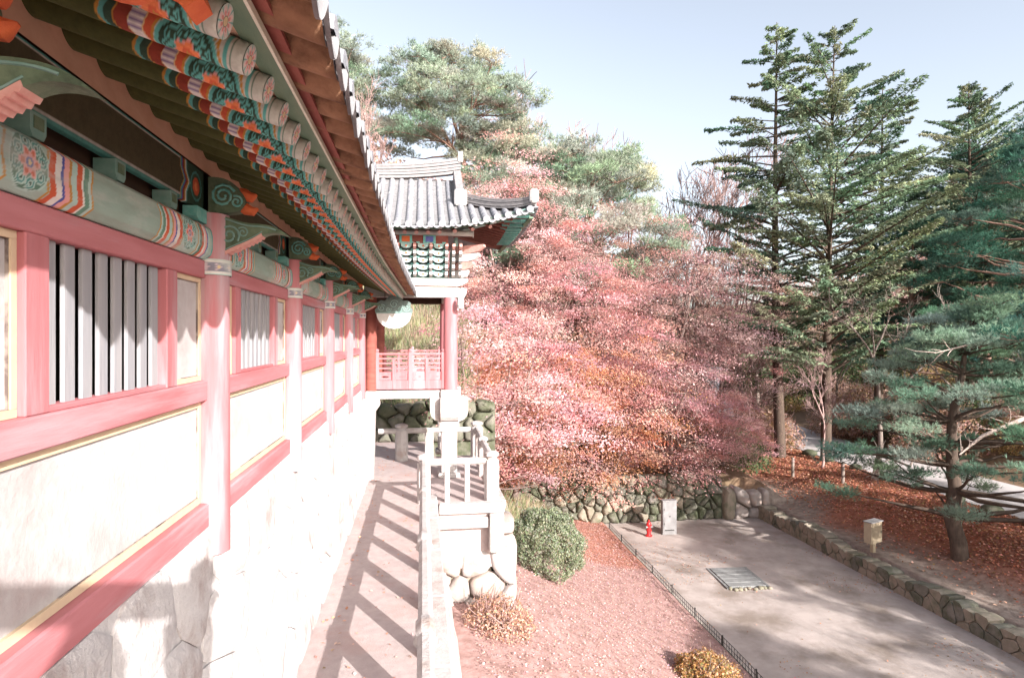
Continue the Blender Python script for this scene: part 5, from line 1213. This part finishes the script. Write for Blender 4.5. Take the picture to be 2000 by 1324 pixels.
b_ = MB().box(-.38, .38, -.17, .17, .42, 1.30, 0, .012).build('box', METALB, eb, world=False); MB().box(-.41, .41, -.21, .19, 1.302, 1.345, 0, .008).build('lid', METAL, eb, world=False)
dd_ = MB().box(-.34, .34, -.186, -.172, .46, 1.26, 0, .004).build('door', METALB, eb, world=False); MB().box(.24, .28, -.20, -.187, .82, .92).build('handle', BLACKM, dd_)
# drain cover of concrete planks with a broken stone edge
dr_ = thing('drain_cover', (12.6, 23.0, COURT_Z), 'square drain cover of grey concrete planks set in the court', 'drain cover', None, -.06)
for k in range(5): MB().box(-.75, .75, -.95 + k * .385, -.95 + k * .385 + .36, -.05, .055 + .006 * (k % 2), 0, .012).build('plank', CONC, dr_, world=False)
for (a, b, c, d) in ((-.88, -.77, -1.05, 1.0), (.77, .88, -1.05, 1.0)): MB().box(a, b, c, d, -.05, .04, 0, .01).build('rim', CONC, dr_, world=False)
rs2 = random.Random(2)
for k in range(9):
    me = stone_mesh('edge_stone', 90 + k, STONEL, 2); o = link('edge_stone', me, dr_, False, (-.8 + k * .2 + rs2.uniform(-.05, .05), -1.12 + rs2.uniform(-.08, .05), .02)); o.scale = (rs2.uniform(.07, .14), rs2.uniform(.07, .12), rs2.uniform(.05, .09)); o.rotation_euler.z = rs2.uniform(0, 3)
# low black fence along the garden edge
fc = thing('garden_fence', (9.3, 20, COURT_Z), 'knee low black metal fence between the garden and the court', 'fence')
for z in (.08, .22, .36): MB().tube([(9.3 - .02 * math.sin(y), y, COURT_Z + z) for y in np.linspace(12.0, 29.6, 30)], .010, 5).build('rail', BLACKM, fc)
pk = MB().box(-.006, .006, -.007, .007, 0, .37).mesh('picket', BLACKM); ps = MB().box(-.02, .02, -.02, .02, -.1, .40, 0, .005).mesh('fence_post', BLACKM)
for k in range(110): link('picket', pk, fc, True, (9.3, 12.0 + k * .16, COURT_Z))
for k in range(10): link('fence_post', ps, fc, True, (9.325, 12.05 + k * 1.95, COURT_Z))
ky = 10.0; kc = thing('garden_kerb', (9.42, 20, COURT_Z), 'narrow pale kerb stones under the low black fence', 'kerb')
while ky < 29.5:
    l_ = rs2.uniform(.8, 1.2); MB().box(9.24, 9.40, ky, ky + l_ - .015, COURT_Z - .1, COURT_Z + .07, 0, .015).build('kerb_stone', PALEM, kc); ky += l_
for (x, y, lab) in ((22.0, 33.6, 'thin wooden stake on the red leaf slope, nearer the maples'), (23.2, 30.8, 'thin wooden stake on the red leaf slope, nearer the blue green pine')):
    t = thing('wooden_stake', (x, y, float(height(np.array([x]), np.array([y]))[0])), lab, 'stake'); MB().lathe([(.09, -.2), (.085, 1.15), (.05, 1.2), (.01, 1.21)], 0, 0, 9).build('shaft', BARKG, t, True, False); MB().lathe([(.094, .95), (.094, 1.02)], 0, 0, 9).build('band', BARKP, t, True, False)
# stones edging the road
for k in range(10):
    y = 22 + k * 2.2 + rs2.uniform(-.4, .4); x = float(road_c(np.array(y))) - 3.0 + rs2.uniform(-.25, .15); me = stone_mesh('roadside_stone', 120 + k % 4, STONEM, 2)
    o = link('roadside_stone', me, None, False, (x, y, float(height(np.array([x]), np.array([y]))[0]) + .15)); s_ = rs2.uniform(.25, .5); o.scale = (s_, s_ * 1.3, s_ * .7); o.rotation_euler.z = rs2.uniform(0, 3); tag(o, '%s mossy stone edging the sandy road, counted from the right' % ('first second third fourth fifth sixth seventh eighth ninth tenth'.split()[k]), 'stone', 'mossy stones along the road')

# ------------------------------------------------------------------ corner of the pavilion the photographer stands in: behind the camera, its shadow falls on the wall
npv = thing('near_pavilion', (1.1, -1.5, -1.6), 'corner of the near pavilion, known by its shadow on the foundation', 'pavilion')
MB().prism([(-.15, .44), (-.30, .54), (-2.4, 1.40), (-2.4, 1.24), (-.40, .38)], 0, 1.02, 1.26).build('hip_ridge', TILE, npv)
MB().tube([(1.14, -.10, .52), (1.14, -.22, .60), (1.14, -.42, .64)], [.05, .09, .07], 10).build('ridge_end', TILE, npv, True)
MB().prism([(-.28, .37), (-.25, .18), (-.33, -.10), (-.45, -.40), (-.66, -.42), (-.60, -.05), (-.72, .20), (-.72, .46)], 0, 1.02, 1.22).build('bracket', TEAL, npv)
MB().lathe([(.09, -1.5), (.09, .0), (.08, .30)], 1.10, -.56, 16).build('column', RED, npv, True)
for y in (-1.75,): MB().prism([(y, .19), (y + .22, .19), (y + .34, .62), (y + .18, .95), (y - .12, .80)], 0, 1.04, 1.18).build('strut', TEAL, npv)
